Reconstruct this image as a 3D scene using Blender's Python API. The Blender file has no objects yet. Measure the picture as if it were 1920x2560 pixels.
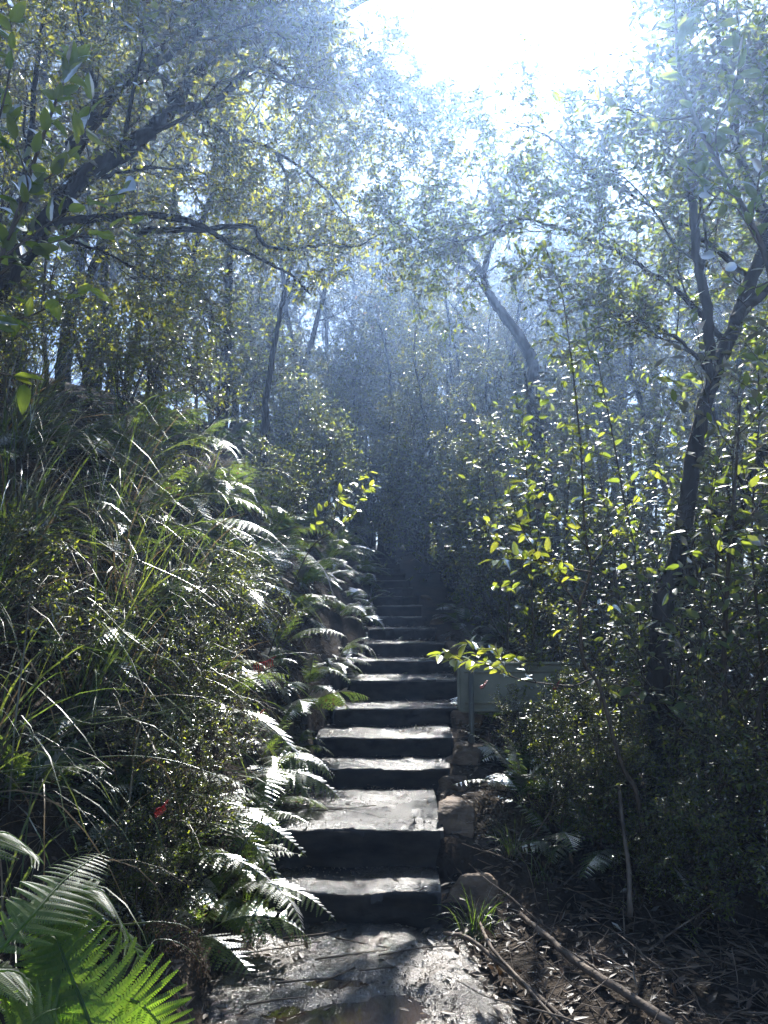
import bpy, bmesh, math, random
import numpy as np
from mathutils import Vector, Matrix, noise as mnoise

scene = bpy.context.scene
COL = scene.collection
R = math.radians

# ------------------------------------------------------------------ camera
CAM_Z, PITCH = 1.55, R(7.5)
cam_data = bpy.data.cameras.new('camera')
cam = bpy.data.objects.new('camera', cam_data)
COL.objects.link(cam)
cam.location = (0, 0, CAM_Z)
cam.rotation_euler = (R(90) + PITCH, 0, 0)
cam_data.sensor_fit = 'VERTICAL'
cam_data.sensor_height = 36.0
cam_data.lens = 18.0 / math.tan(R(33.5))
cam_data.clip_start = 0.05
cam_data.clip_end = 500
scene.camera = cam

# ------------------------------------------------------------------ sky and sun
SUN_EL, SUN_AZ = R(41.0), R(11.2)          # azimuth measured from +Y towards +X
world = bpy.data.worlds.new('World')
scene.world = world
world.use_nodes = True
wn = world.node_tree.nodes
bg = wn['Background']
sky = wn.new('ShaderNodeTexSky')
sky.sky_type = 'NISHITA'
sky.sun_disc = False
sky.sun_elevation = SUN_EL
sky.sun_rotation = SUN_AZ
sky.air_density = 1.0
sky.dust_density = 0.7
sky.ozone_density = 2.5
world.node_tree.links.new(sky.outputs[0], bg.inputs[0])
bg.inputs[1].default_value = 0.062

sun_data = bpy.data.lights.new('sun', 'SUN')
sun_data.energy = 5.0
sun_data.angle = R(0.5)
sun_data.color = (1.0, 0.975, 0.92)
sun = bpy.data.objects.new('sun', sun_data)
COL.objects.link(sun)
sun_dir = Vector((math.sin(SUN_AZ) * math.cos(SUN_EL), math.cos(SUN_AZ) * math.cos(SUN_EL), math.sin(SUN_EL)))
sun.rotation_euler = sun_dir.to_track_quat('Z', 'Y').to_euler()
sun.location = (8, 40, 38)

vs = scene.view_settings
vs.view_transform = 'Standard'
vs.look = 'None'
vs.gamma = 1.0
vs.exposure = 1.85
vs.use_curve_mapping = False

cy = scene.cycles
cy.max_bounces = 3
cy.diffuse_bounces = 2
cy.glossy_bounces = 1
cy.transmission_bounces = 2
cy.use_light_tree = False
cy.transparent_max_bounces = 6
cy.volume_bounces = 0
cy.sample_clamp_indirect = 4.0
cy.use_denoising = True
cy.use_adaptive_sampling = True
cy.adaptive_threshold = 0.02

VEIL_DENSITY = 0.0082  # added blue volume, stands in for the veil of lens glare
VEIL_G = 0.77
VEIL_COLOR = (0.37, 0.57, 1.0)

# ------------------------------------------------------------------ helpers
FPX = 1280.0 / math.tan(R(33.5))


def P(px, py, Y):
    """World point at forward distance Y seen at photograph pixel (1920 x 2560)."""
    u, v = (px - 960.0) / FPX, (1280.0 - py) / FPX
    c, s = math.cos(PITCH), math.sin(PITCH)
    dy = c - v * s
    k = Y / dy
    return np.array((u * k, Y, CAM_Z + (s + v * c) * k))


def npmesh(name, V, faces, smooth=False, mats=None):
    """faces: list of (M,k) int arrays."""
    me = bpy.data.meshes.new(name)
    V = np.asarray(V, dtype=np.float32)
    me.vertices.add(len(V))
    me.vertices.foreach_set('co', V.ravel())
    faces = [np.asarray(f, dtype=np.int32) for f in faces if len(f)]
    loops = np.concatenate([f.ravel() for f in faces])
    tot = np.concatenate([np.full(len(f), f.shape[1], dtype=np.int32) for f in faces])
    start = np.concatenate(([0], np.cumsum(tot)[:-1])).astype(np.int32)
    me.loops.add(len(loops))
    me.loops.foreach_set('vertex_index', loops)
    me.polygons.add(len(tot))
    me.polygons.foreach_set('loop_start', start)
    me.polygons.foreach_set('loop_total', tot)
    if smooth:
        me.polygons.foreach_set('use_smooth', np.ones(len(tot), dtype=bool))
    me.update(calc_edges=True)
    return me


def obj(name, me, mat=None, parent=None, loc=None, rot=None, scale=None):
    o = bpy.data.objects.new(name, me)
    COL.objects.link(o)
    if mat is not None and me is not None and len(me.materials) == 0:
        me.materials.append(mat)
    if parent is not None:
        o.parent = parent
    if loc is not None:
        o.location = loc
    if rot is not None:
        o.rotation_euler = rot
    if scale is not None:
        o.scale = (scale,) * 3 if np.isscalar(scale) else scale
    return o


def tag(o, label, cat=None, group=None, kind=None):
    if label:
        o['label'] = label
    if cat:
        o['category'] = cat
    if group:
        o['group'] = group
    if kind:
        o['kind'] = kind
    return o


def empty(name, loc=(0, 0, 0), rot=(0, 0, 0), scale=1.0):
    o = bpy.data.objects.new(name, None)
    o.empty_display_size = 0.1
    COL.objects.link(o)
    o.location = loc
    o.rotation_euler = rot
    o.scale = (scale,) * 3 if np.isscalar(scale) else scale
    return o


ORD = ['zeroth', 'first', 'second', 'third', 'fourth', 'fifth', 'sixth', 'seventh', 'eighth', 'ninth', 'tenth', 'eleventh', 'twelfth',
       'thirteenth', 'fourteenth', 'fifteenth', 'sixteenth', 'seventeenth', 'eighteenth', 'nineteenth', 'twentieth', 'twenty-first',
       'twenty-second', 'twenty-third', 'twenty-fourth', 'twenty-fifth', 'twenty-sixth', 'twenty-seventh', 'twenty-eighth', 'twenty-ninth', 'thirtieth']


for _t, _w in ((30, 'thirty'), (40, 'forty'), (50, 'fifty')):
    ORD[_t:] = [{30: 'thirtieth', 40: 'fortieth', 50: 'fiftieth'}[_t]] + [_w + '-' + ORD[_i] for _i in range(1, 10)]


def norm(v):
    v = np.asarray(v, dtype=np.float64)
    return v / (np.linalg.norm(v, axis=-1, keepdims=True) + 1e-12)


class Geo:
    """Collects tubes and strips into one mesh."""

    def __init__(self):
        self.V, self.F3, self.F4, self.n = [], [], [], 0

    def add(self, V, f3=None, f4=None):
        V = np.asarray(V, dtype=np.float64)
        self.V.append(V)
        if f3 is not None and len(f3):
            self.F3.append(np.asarray(f3) + self.n)
        if f4 is not None and len(f4):
            self.F4.append(np.asarray(f4) + self.n)
        self.n += len(V)

    def tube(self, pts, rad, sides=6, cap=True):
        pts = np.asarray(pts, dtype=np.float64)
        n = len(pts)
        rad = np.broadcast_to(np.asarray(rad, dtype=np.float64), (n,))
        t = np.gradient(pts, axis=0)
        t /= np.linalg.norm(t, axis=1)[:, None] + 1e-12
        ref = np.array((0.31, 0.17, 0.93)) if abs(t[:, 2]).mean() < 0.8 else np.array((0.9, 0.37, 0.1))
        a = np.cross(t, ref)
        a /= np.linalg.norm(a, axis=1)[:, None] + 1e-12
        b = np.cross(t, a)
        ang = np.linspace(0, 2 * math.pi, sides, endpoint=False)
        ring = a[:, None, :] * np.cos(ang)[None, :, None] + b[:, None, :] * np.sin(ang)[None, :, None]
        V = (pts[:, None, :] + ring * rad[:, None, None]).reshape(-1, 3)
        i = np.arange(n - 1)[:, None] * sides
        j = np.arange(sides)[None, :]
        k = (j + 1) % sides
        F = np.stack((i + j, i + k, i + sides + k, i + sides + j), axis=-1).reshape(-1, 4)
        f3 = None
        if cap:
            V = np.vstack((V, pts[0], pts[-1]))
            c0, c1 = n * sides, n * sides + 1
            jj = np.arange(sides)
            kk = (jj + 1) % sides
            f3 = np.vstack((np.stack((np.full(sides, c0), kk, jj), 1),
                            np.stack((np.full(sides, c1), (n - 1) * sides + jj, (n - 1) * sides + kk), 1)))
        self.add(V, f3, F)

    def strip(self, pts, side, w):
        """Flat ribbon along pts, widened along side vectors by half width w."""
        pts = np.asarray(pts, dtype=np.float64)
        side = np.broadcast_to(np.asarray(side, dtype=np.float64), pts.shape)
        w = np.broadcast_to(np.asarray(w, dtype=np.float64), (len(pts),))[:, None]
        V = np.empty((len(pts) * 2, 3))
        V[0::2] = pts - side * w
        V[1::2] = pts + side * w
        i = np.arange(len(pts) - 1) * 2
        self.add(V, None, np.stack((i, i + 1, i + 3, i + 2), 1))

    def mesh(self, name, smooth=False):
        fs = []
        if self.F3:
            fs.append(np.vstack(self.F3))
        if self.F4:
            fs.append(np.vstack(self.F4))
        return npmesh(name, np.vstack(self.V), fs, smooth)


# leaf templates: (along, across, up) verts and faces
LEAF_SIMPLE = (np.array([(0, 0, 0), (.42, .5, .16), (1, 0, -.06), (.42, -.5, .16)]), np.array([(0, 2, 1), (0, 3, 2)]))
LEAF_FINE = (np.array([(0, 0, 0), (.3, 0, .02), (.65, 0, 0), (1, 0, -.12),
                       (.15, .28, .06), (.42, .5, .12), (.75, .34, .05),
                       (.15, -.28, .06), (.42, -.5, .12), (.75, -.34, .05)]),
             np.array([(0, 1, 4), (4, 1, 5), (1, 2, 5), (5, 2, 6), (2, 3, 6), (0, 7, 1), (7, 8, 1), (1, 8, 2), (8, 9, 2), (2, 9, 3)]))


def leaf_mesh(name, pos, d, nrm, length, width, template=LEAF_SIMPLE):
    T, F = template
    d = norm(d)
    s = norm(np.cross(nrm, d))
    u = np.cross(d, s)
    N = len(pos)
    L, W = length[:, None, None], width[:, None, None]
    V = (pos[:, None, :] + d[:, None, :] * T[None, :, 0:1] * L + s[:, None, :] * T[None, :, 1:2] * W + u[:, None, :] * T[None, :, 2:3] * W)
    V = V.reshape(-1, 3)
    FF = (F[None, :, :] + (np.arange(N) * len(T))[:, None, None]).reshape(-1, 3)
    return npmesh(name, V, [FF])


# ------------------------------------------------------------------ materials
def new_mat(name):
    m = bpy.data.materials.new(name)
    m.use_nodes = True
    nt = m.node_tree
    nt.nodes.clear()
    out = nt.nodes.new('ShaderNodeOutputMaterial')
    return m, nt, out


def leaf_mat(name, dark, light, trans_a, trans_b, trans=0.5, rough=0.33, ior=1.5, dead=None, dead_share=0.0, gloss=1.0):
    m, nt, out = new_mat(name)
    N, L = nt.nodes.new, nt.links.new
    geo = N('ShaderNodeNewGeometry')
    oi = N('ShaderNodeObjectInfo')
    add = N('ShaderNodeMath'); add.operation = 'ADD'
    L(geo.outputs['Random Per Island'], add.inputs[0])
    L(oi.outputs['Random'], add.inputs[1])
    fr = N('ShaderNodeMath'); fr.operation = 'FRACT'
    L(add.outputs[0], fr.inputs[0])
    r1 = N('ShaderNodeValToRGB')
    e = r1.color_ramp.elements
    e[0].position, e[0].color = 0.0, (*dark, 1)
    e[1].position, e[1].color = 1.0 - dead_share, (*light, 1)
    r2 = N('ShaderNodeValToRGB')
    e2 = r2.color_ramp.elements
    e2[0].position, e2[0].color = 0.0, (*trans_a, 1)
    e2[1].position, e2[1].color = 1.0 - dead_share, (*trans_b, 1)
    if dead:
        for rr in (r1, r2):
            x = rr.color_ramp.elements.new(min(0.999, 1.0 - dead_share + 0.012))
            x.color = (*dead, 1)
    L(fr.outputs[0], r1.inputs[0])
    L(fr.outputs[0], r2.inputs[0])
    dif = N('ShaderNodeBsdfDiffuse'); L(r1.outputs[0], dif.inputs[0])
    tr = N('ShaderNodeBsdfTranslucent'); L(r2.outputs[0], tr.inputs[0])
    mix = N('ShaderNodeMixShader'); mix.inputs[0].default_value = trans
    L(dif.outputs[0], mix.inputs[1]); L(tr.outputs[0], mix.inputs[2])
    gl = N('ShaderNodeBsdfGlossy'); gl.inputs['Roughness'].default_value = rough
    gl.inputs['Color'].default_value = (gloss, gloss, gloss, 1)
    fz = N('ShaderNodeFresnel'); fz.inputs['IOR'].default_value = ior
    mix2 = N('ShaderNodeMixShader')
    L(fz.outputs[0], mix2.inputs[0]); L(mix.outputs[0], mix2.inputs[1]); L(gl.outputs[0], mix2.inputs[2])
    L(mix2.outputs[0], out.inputs[0])
    return m


def noise_mat(name, c1, c2, scale=8.0, rough=0.8, bump=0.3, bscale=40.0, detail=6.0, stretch=None, spec=0.3, c3=None, bdist=0.01, rough2=None):
    m, nt, out = new_mat(name)
    N, L = nt.nodes.new, nt.links.new
    b = N('ShaderNodeBsdfPrincipled')
    tc = N('ShaderNodeTexCoord')
    mp = N('ShaderNodeMapping')
    L(tc.outputs['Object'], mp.inputs[0])
    if stretch:
        mp.inputs['Scale'].default_value = stretch
    n1 = N('ShaderNodeTexNoise'); n1.inputs['Scale'].default_value = scale; n1.inputs['Detail'].default_value = detail
    L(mp.outputs[0], n1.inputs[0])
    rp = N('ShaderNodeValToRGB')
    e = rp.color_ramp.elements
    e[0].position, e[0].color = 0.32, (*c1, 1)
    e[1].position, e[1].color = 0.68, (*c2, 1)
    if c3:
        x = rp.color_ramp.elements.new(0.8); x.color = (*c3, 1)
    L(n1.outputs[0], rp.inputs[0])
    L(rp.outputs[0], b.inputs['Base Color'])
    n2 = N('ShaderNodeTexNoise'); n2.inputs['Scale'].default_value = bscale; n2.inputs['Detail'].default_value = 8
    L(mp.outputs[0], n2.inputs[0])
    bp = N('ShaderNodeBump'); bp.inputs['Strength'].default_value = bump; bp.inputs['Distance'].default_value = bdist
    L(n2.outputs[0], bp.inputs['Height'])
    L(bp.outputs[0], b.inputs['Normal'])
    b.inputs['Roughness'].default_value = rough
    if rough2 is not None:
        mr = N('ShaderNodeMapRange')
        mr.inputs['From Min'].default_value, mr.inputs['From Max'].default_value = 0.35, 0.65
        mr.inputs['To Min'].default_value, mr.inputs['To Max'].default_value = rough, rough2
        L(n1.outputs[0], mr.inputs[0]); L(mr.outputs[0], b.inputs['Roughness'])
    b.inputs['Specular IOR Level'].default_value = spec
    L(b.outputs[0], out.inputs[0])
    return m


M = {}
M['leaf_small'] = leaf_mat('small_leaf', (.028, .052, .016), (.06, .1, .026), (.34, .4, .03), (.68, .64, .06), trans=.6, rough=.3)
M['leaf_gum'] = leaf_mat('gum_leaf', (.035, .05, .025), (.07, .085, .04), (.2, .24, .07), (.42, .4, .12), trans=.45, rough=.32, dead=(.3, .16, .07), dead_share=.06)
M['leaf_shrub'] = leaf_mat('shrub_leaf', (.03, .055, .02), (.065, .1, .03), (.28, .37, .03), (.56, .58, .05), trans=.6, rough=.36, gloss=.85)
M['leaf_sapling'] = leaf_mat('sapling_leaf', (.045, .075, .025), (.075, .115, .035), (.4, .5, .04), (.62, .62, .06), trans=.6, rough=.3)
M['leaf_broad'] = leaf_mat('broad_leaf', (.04, .07, .025), (.07, .11, .03), (.22, .31, .025), (.42, .47, .045), trans=.6, rough=.42, gloss=.7)
M['leaf_orange'] = leaf_mat('orange_leaf', (.3, .1, .02), (.4, .14, .02), (.7, .25, .03), (.75, .3, .03), trans=.6, rough=.4)
M['fern'] = leaf_mat('fern_leaf', (.035, .065, .025), (.07, .11, .04), (.2, .32, .04), (.36, .46, .06), trans=.5, rough=.42, ior=1.45, gloss=.75, dead=(.2, .11, .05), dead_share=.04)
M['tree_fern'] = leaf_mat('tree_fern_leaf', (.06, .105, .04), (.085, .13, .05), (.3, .55, .03), (.42, .64, .05), trans=.66, rough=.42, gloss=.6)
M['sedge'] = leaf_mat('sedge_blade', (.03, .06, .025), (.075, .11, .04), (.16, .26, .04), (.36, .42, .06), trans=.45, rough=.42, ior=1.45, dead=(.2, .14, .07), dead_share=.2, gloss=.7)
M['tuft'] = leaf_mat('grass_tuft', (.04, .08, .02), (.08, .13, .03), (.2, .35, .03), (.34, .48, .05), trans=.5, rough=.38)
M['litter'] = leaf_mat('dead_leaf', (.035, .024, .016), (.17, .12, .08), (.08, .045, .02), (.16, .09, .045), trans=.2, rough=.5, gloss=.6)
M['brown_seed'] = noise_mat('brown_seed', (.05, .025, .012), (.16, .09, .045), scale=60, rough=.6, bump=.1)
M['red_flower'] = leaf_mat('red_flower', (.45, .02, .02), (.65, .04, .04), (.6, .03, .03), (.8, .06, .05), trans=.5, rough=.4)
M['bark_dark'] = noise_mat('dark_bark', (.014, .012, .011), (.055, .045, .038), scale=9, rough=.9, bump=1.0, bscale=26, c3=(.11, .1, .085), stretch=(1, 1, .22), spec=.15, bdist=.02)
M['bark_grey'] = noise_mat('grey_bark', (.022, .018, .015), (.075, .062, .052), scale=7, rough=.9, bump=1.0, bscale=24, c3=(.15, .14, .12), stretch=(1, 1, .25), spec=.15, bdist=.02)
M['twig'] = noise_mat('twig_bark', (.04, .028, .02), (.11, .08, .055), scale=20, rough=.7, bump=.2, spec=.3)
M['dead_wood'] = noise_mat('dead_wood', (.05, .038, .03), (.2, .155, .12), scale=12, rough=.75, bump=.5, bscale=60, stretch=(1, 1, 1), spec=.25)
M['soil'] = noise_mat('soil', (.018, .014, .01), (.065, .048, .035), scale=3.5, rough=.95, bump=.9, bscale=35, spec=.2, bdist=.03)
M['mud'] = noise_mat('wet_mud', (.03, .025, .021), (.11, .083, .06), scale=2.2, rough=.14, rough2=.34, bump=.7, bscale=140, spec=.85, c3=(.2, .145, .1), bdist=.012, detail=9)
M['tread'] = noise_mat('wet_tread', (.014, .012, .011), (.055, .044, .034), scale=3.0, rough=.14, rough2=.34, bump=.7, bscale=120, spec=.6, bdist=.012, detail=9)
M['riser'] = noise_mat('riser_stone', (.012, .011, .01), (.045, .037, .03), scale=6, rough=.8, bump=.5, bscale=30, spec=.25, stretch=(1, 1, 2.2))
M['sandstone'] = noise_mat('sandstone', (.07, .048, .034), (.22, .155, .105), scale=5, rough=.75, bump=.8, bscale=18, spec=.3, stretch=(1, 1, 2.5), bdist=.03, c3=(.3, .23, .16))
M['sign_back'] = noise_mat('sign_back', (.15, .145, .105), (.27, .26, .195), scale=4, rough=.55, bump=.1, spec=.35, c3=(.12, .1, .07), detail=10)
M['post'] = noise_mat('galvanised_post', (.09, .09, .075), (.16, .155, .13), scale=14, rough=.5, bump=.1, spec=.5, stretch=(1, 1, .15))
m, nt, out = new_mat('puddle_water')
b = nt.nodes.new('ShaderNodeBsdfPrincipled')
b.inputs['Base Color'].default_value = (.04, .028, .019, 1)
b.inputs['Roughness'].default_value = .03
b.inputs['Specular IOR Level'].default_value = .5
nt.links.new(b.outputs[0], out.inputs[0])
M['puddle'] = m

# ------------------------------------------------------------------ terrain
SY = [-30, 4.1, 4.3, 5.0, 5.5, 7.0, 8.2, 9.9, 12.0, 15.5, 22, 40, 60]
SZ = [-.6, 0.0, .1, .36, .44, .9, 1.18, 1.46, 1.95, 2.66, 3.4, 5.4, 6.5]
CY = [0, 4.1, 5.0, 6.0, 7.0, 8.2, 9.9, 12, 15.5, 25]
CXR = [.5, .26, .36, .5, .66, .62, .52, .45, .2, -.2]       # right end of the steps
CXL = [-1.0, -.58, -.58, -.45, -.28, -.16, -.13, -.12, -.3, -.9]  # left end


STEPS = [(4.10, .173), (4.47, .377), (5.49, .505), (5.92, .65), (6.47, .797), (6.98, .974), (7.66, 1.107), (8.23, 1.251), (8.97, 1.387), (9.9, 1.515)]
y_, z_ = 10.6, 1.665
while y_ < 16.5:
    STEPS.append((y_, z_))
    y_ += .7
    z_ += .143


def fnoise(x, y, s, seed=0.0):
    return mnoise.noise(Vector((x * s + seed, y * s - seed, seed * .37)))


def sstep(a, b, x):
    t = min(1.0, max(0.0, (x - a) / (b - a)))
    return t * t * (3 - 2 * t)


def H(x, y):
    s = float(np.interp(y, SY, SZ))
    xl, xr = float(np.interp(y, CY, CXL)), float(np.interp(y, CY, CXR))
    z = s
    if x < xl:
        d = xl - x
        bank = min(d, 2.2) * 1.12 + max(0.0, d - 2.2) * .28
        z += bank * (.22 + .78 * sstep(1.6, 4.6, y)) * (1.0 - .55 * sstep(14, 24, y))
        z += fnoise(x, y, .9, 3.1) * .18 * min(1, d)
    elif x > xr:
        d = x - xr
        far = sstep(.3, 2.5, d)
        z = s * (1 - .28 * far) + .04 * min(d, .5) - .02 * max(0, d - 3)
        if y > 4.0:
            tz = 0.0
            for y0, z1 in STEPS:
                if y >= y0:
                    tz = z1
            near = 1 - sstep(.04, .42, d)
            z += (max(z, tz - .05) - z) * near
        z += fnoise(x, y, .8, 7.7) * .1 * min(1, d * 1.5) + fnoise(x, y, 3.5, 1.7) * .03 * min(1, d * 3)
    if xl - .1 < x < xr - .02 and y > 4.0:
        z -= .3
    return z


xs = np.unique(np.concatenate((np.linspace(-36, -5, 22), np.linspace(-5, 4.5, 130), np.linspace(4.5, 36, 24))))
ys = np.unique(np.concatenate((np.linspace(-10, 1, 12), np.linspace(1, 10, 120), np.linspace(10, 20, 50), np.linspace(20, 62, 36))))
GV = np.array([(x, y, H(x, y) - (.012 if y < 4.2 and -.9 < x < .5 else 0)) for y in ys for x in xs])
nx, ny = len(xs), len(ys)
ii, jj = np.meshgrid(np.arange(ny - 1), np.arange(nx - 1), indexing='ij')
q = (ii * nx + jj).ravel()
ground = obj('ground', npmesh('ground', GV, [np.stack((q, q + 1, q + nx + 1, q + nx), 1)], True), M['soil'])
tag(ground, None, None, None, 'structure')

# muddy path in front of the steps
pxs, pys = np.linspace(-1.0, .62, 330), np.linspace(1.2, 4.13, 480)


def path_z(x, y):
    e = min(1.0, max(0.0, (x + 1.0 + .12 * fnoise(y, 3, 2.5)) / .25)) * min(1.0, max(0.0, (.62 + .1 * fnoise(y, 9, 2.5) - x) / .3))
    z = .012 + .03 * fnoise(x, y, 2.2, 5.5) + .022 * fnoise(x, y, 7, 2.2) + .01 * fnoise(x, y, 17, 6.2)
    z += .007 * fnoise(x, y, 38, 1.2) + .006 * abs(fnoise(x, y, 75, 8.2))
    z -= .034 * math.exp(-(((x + .1) / .34) ** 2 + ((y - 3.3) / .14) ** 2)) + .02 * math.exp(-(((x + .28) / .22) ** 2 + ((y - 3.52) / .05) ** 2))
    return z * e - .06 * (1 - e)


PV = np.array([(x, y, path_z(x, y)) for y in pys for x in pxs])
nx, ny = len(pxs), len(pys)
ii, jj = np.meshgrid(np.arange(ny - 1), np.arange(nx - 1), indexing='ij')
q = (ii * nx + jj).ravel()
path = obj('path', npmesh('path', PV, [np.stack((q, q + 1, q + nx + 1, q + nx), 1)], True), M['mud'])
tag(path, None, None, None, 'structure')
pud = Geo()
a = np.linspace(0, 2 * math.pi, 40, endpoint=False)
pud.add(np.vstack((np.stack((-.1 + .52 * np.cos(a), 3.34 + .24 * np.sin(a), np.full(40, -.008)), 1), [(-.1, 3.36, -.008)])),
        np.array([(40, i, (i + 1) % 40) for i in range(40)]))
tag(obj('puddle_water', pud.mesh('puddle_water'), M['puddle']), None, None, None, 'structure')

# ------------------------------------------------------------------ staircase
stairs = tag(empty('staircase', (0, 4.1, 0)), 'long flight of dark wet steps climbing through the bush', 'stairs')
rng = np.random.default_rng(5)
for i, (y0, z1) in enumerate(STEPS):
    zb = STEPS[i - 1][1] if i else 0.0
    y1 = STEPS[i + 1][0] if i + 1 < len(STEPS) else y0 + 1.6
    xl, xr = float(np.interp(y0, CY, CXL)) - (.06 if i < 2 else .04), float(np.interp(y0, CY, CXR)) + .03
    skew = rng.uniform(-.03, .01)
    fine = i < 4
    nxn, nyn = (110, 60) if i < 3 else (46, 18)
    X, Y = np.linspace(0, 1, nxn), np.linspace(0, 1, nyn)
    V = []
    sd = i * 3.3
    for v in Y:
        for u in X:
            x = xl + (xr - xl) * u
            front = y0 + .01 - skew * (u - .5) * 2 + .03 * fnoise(x, sd, 3.0) + .014 * fnoise(x, sd, 12.0) + .006 * fnoise(x, sd, 40.0)
            y = front + (y1 + .04 - front) * v
            z = z1 + .014 * fnoise(x, y, 3.0, sd) + .007 * fnoise(x, y, 13.0, sd)
            if fine:
                z += .006 * fnoise(x, y, 40, sd) + .005 * abs(fnoise(x, y, 80, sd))
            z -= .016 * (1 - sstep(0, .09, y - front))
            V.append((x, y - 4.1, z))
    # skirt dropping down behind the riser
    base = len(V)
    for u in X:
        x, y, z = V[len(X) - len(X) + int(round(u * (nxn - 1)))]
        V.append((x, y + .012, zb - .05))
    ii, jj = np.meshgrid(np.arange(nyn - 1), np.arange(nxn - 1), indexing='ij')
    q = (ii * nxn + jj).ravel()
    F = [np.stack((q, q + 1, q + nxn + 1, q + nxn), 1)]
    k = np.arange(nxn - 1)
    F.append(np.stack((base + k, base + k + 1, k + 1, k), 1))
    st = obj('step', npmesh('step', V, F, True), M['tread'], stairs)
    # riser slab set into the front of the step
    rv, nr = [], 60
    hgt = z1 - zb - .012
    for w in np.linspace(0, 1, 10):
        for u in np.linspace(0, 1, nr):
            x = xl + .02 + (xr - xl - .04) * u
            front = y0 - .006 - skew * (u - .5) * 2 + .03 * fnoise(x, sd, 3.0) + .022 * fnoise(x, (zb + w * hgt) * 1.6 + sd, 7) + .01 * fnoise(x, zb + w * hgt + sd, 24) + .012 * w - .008
            rv.append((x, front - 4.1, zb - .03 + (hgt + .02) * w))
    for u in np.linspace(0, 1, nr):
        x, y, z = rv[9 * nr + int(round(u * (nr - 1)))]
        rv.append((x, y + .05, z + .001))
    ii, jj = np.meshgrid(np.arange(10), np.arange(nr - 1), indexing='ij')
    q = (ii * nr + jj).ravel()
    obj('riser', npmesh('riser', rv, [np.stack((q, q + 1, q + nr + 1, q + nr), 1)], True), M['riser'], st)


# ------------------------------------------------------------------ edging stones
def stone_mesh(name, dims, seed, cuts=15, rough=.07):
    bm = bmesh.new()
    bmesh.ops.create_cube(bm, size=2.0)
    bmesh.ops.subdivide_edges(bm, edges=bm.edges[:], cuts=cuts, use_grid_fill=True)
    rr = np.random.default_rng(int(seed * 10))
    cuts_ = [(Vector(norm(rr.normal(0, 1, 3) * np.array((1, 1, .8)))), rr.uniform(.62, 1.0)) for _ in range(9)]
    for v in bm.verts:
        p = v.co.copy()
        r = (abs(p.x) ** 7 + abs(p.y) ** 7 + abs(p.z) ** 7) ** (1 / 7)
        p = p / r
        for n_, d_ in cuts_:
            k_ = p.dot(n_) - d_
            if k_ > 0:
                p -= n_ * k_ * .92
        n = p.normalized()
        h = mnoise.fractal(p * 2.6 + Vector((seed, seed * .7, 0)), .8, 2.0, 5) * rough
        h += mnoise.noise(Vector((p.x * .5, p.y * .5, p.z * 6 + seed))) * rough * .6
        p += n * h
        v.co = Vector((p.x * dims[0] / 2, p.y * dims[1] / 2, p.z * dims[2] / 2))
    me = bpy.data.meshes.new(name)
    bm.to_mesh(me)
    bm.free()
    me.polygons.foreach_set('use_smooth', np.ones(len(me.polygons), dtype=bool))
    return me


STONES = [  # x, y, top z, dims, yaw, label
    (.42, 4.22, .215, (.34, .3, .34), .2, 'rounded brown sandstone block at the foot of the steps, lit on its flat top'),
    (.43, 4.78, .46, (.22, .62, .34), -.2, 'long sandstone slab leaning beside the second step'),
    (.48, 5.36, .47, (.24, .34, .24), .1, 'flat pale stone at the edge of the wide landing'),
    (.6, 5.84, .6, (.26, .4, .24), -.3, 'sandstone block beside the fourth step, in front of the sign post'),
    (.68, 6.42, .76, (.24, .42, .24), .25, 'dark stone beside the fifth step, below the sign panel'),
    (.79, 6.95, .97, (.22, .32, .22), .5, 'small stone at the end of the sixth step'),
    (.78, 7.55, 1.12, (.22, .26, .2), -.4, 'rounded stone at the end of the seventh step'),
    (.73, 8.1, 1.27, (.2, .26, .2), .3, 'small stone at the end of the eighth step'),
    (.64, 9.75, 1.5, (.18, .22, .18), .2, 'small pale stone at the end of the tenth step'),
    (.62, 11.2, 1.82, (.2, .2, .18), .7, 'farthest pale stone showing beside the upper steps'),
]
for k, (x, y, zt, dims, yaw, lab) in enumerate(STONES):
    o = obj('edging_stone', stone_mesh('edging_stone', dims, 3.7 * k + 1.1), M['sandstone'], None, (x, y, zt - dims[2] / 2), (R(-6 if k == 1 else 0), R(4), yaw))
    tag(o, lab, 'stone', 'stones edging the steps')

# ------------------------------------------------------------------ sign seen from behind
sign = tag(empty('trail_sign', (.66, 5.95, .36)), 'low khaki metal sign seen from behind on a slim post beside the steps', 'sign')


def rounded_rect(w, h, r, seg=6):
    pts = []
    for cx, cz, a0 in ((w / 2 - r, h / 2 - r, 0), (-w / 2 + r, h / 2 - r, 90), (-w / 2 + r, -h / 2 + r, 180), (w / 2 - r, -h / 2 + r, 270)):
        for s in range(seg + 1):
            t = R(a0 + 90 * s / seg)
            pts.append((cx + r * math.cos(t), cz + r * math.sin(t)))
    return pts


def plate(name, w, h, r, y0, y1, cx, cz):
    bm = bmesh.new()
    pts = rounded_rect(w, h, r)
    f = bm.faces.new([bm.verts.new((cx + x, y0, cz + z)) for x, z in pts])
    ret = bmesh.ops.extrude_face_region(bm, geom=[f])
    bmesh.ops.translate(bm, verts=[v for v in ret['geom'] if isinstance(v, bmesh.types.BMVert)], vec=(0, y1 - y0, 0))
    bmesh.ops.recalc_face_normals(bm, faces=bm.faces[:])
    me = bpy.data.meshes.new(name)
    bm.to_mesh(me)
    bm.free()
    return me


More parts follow.
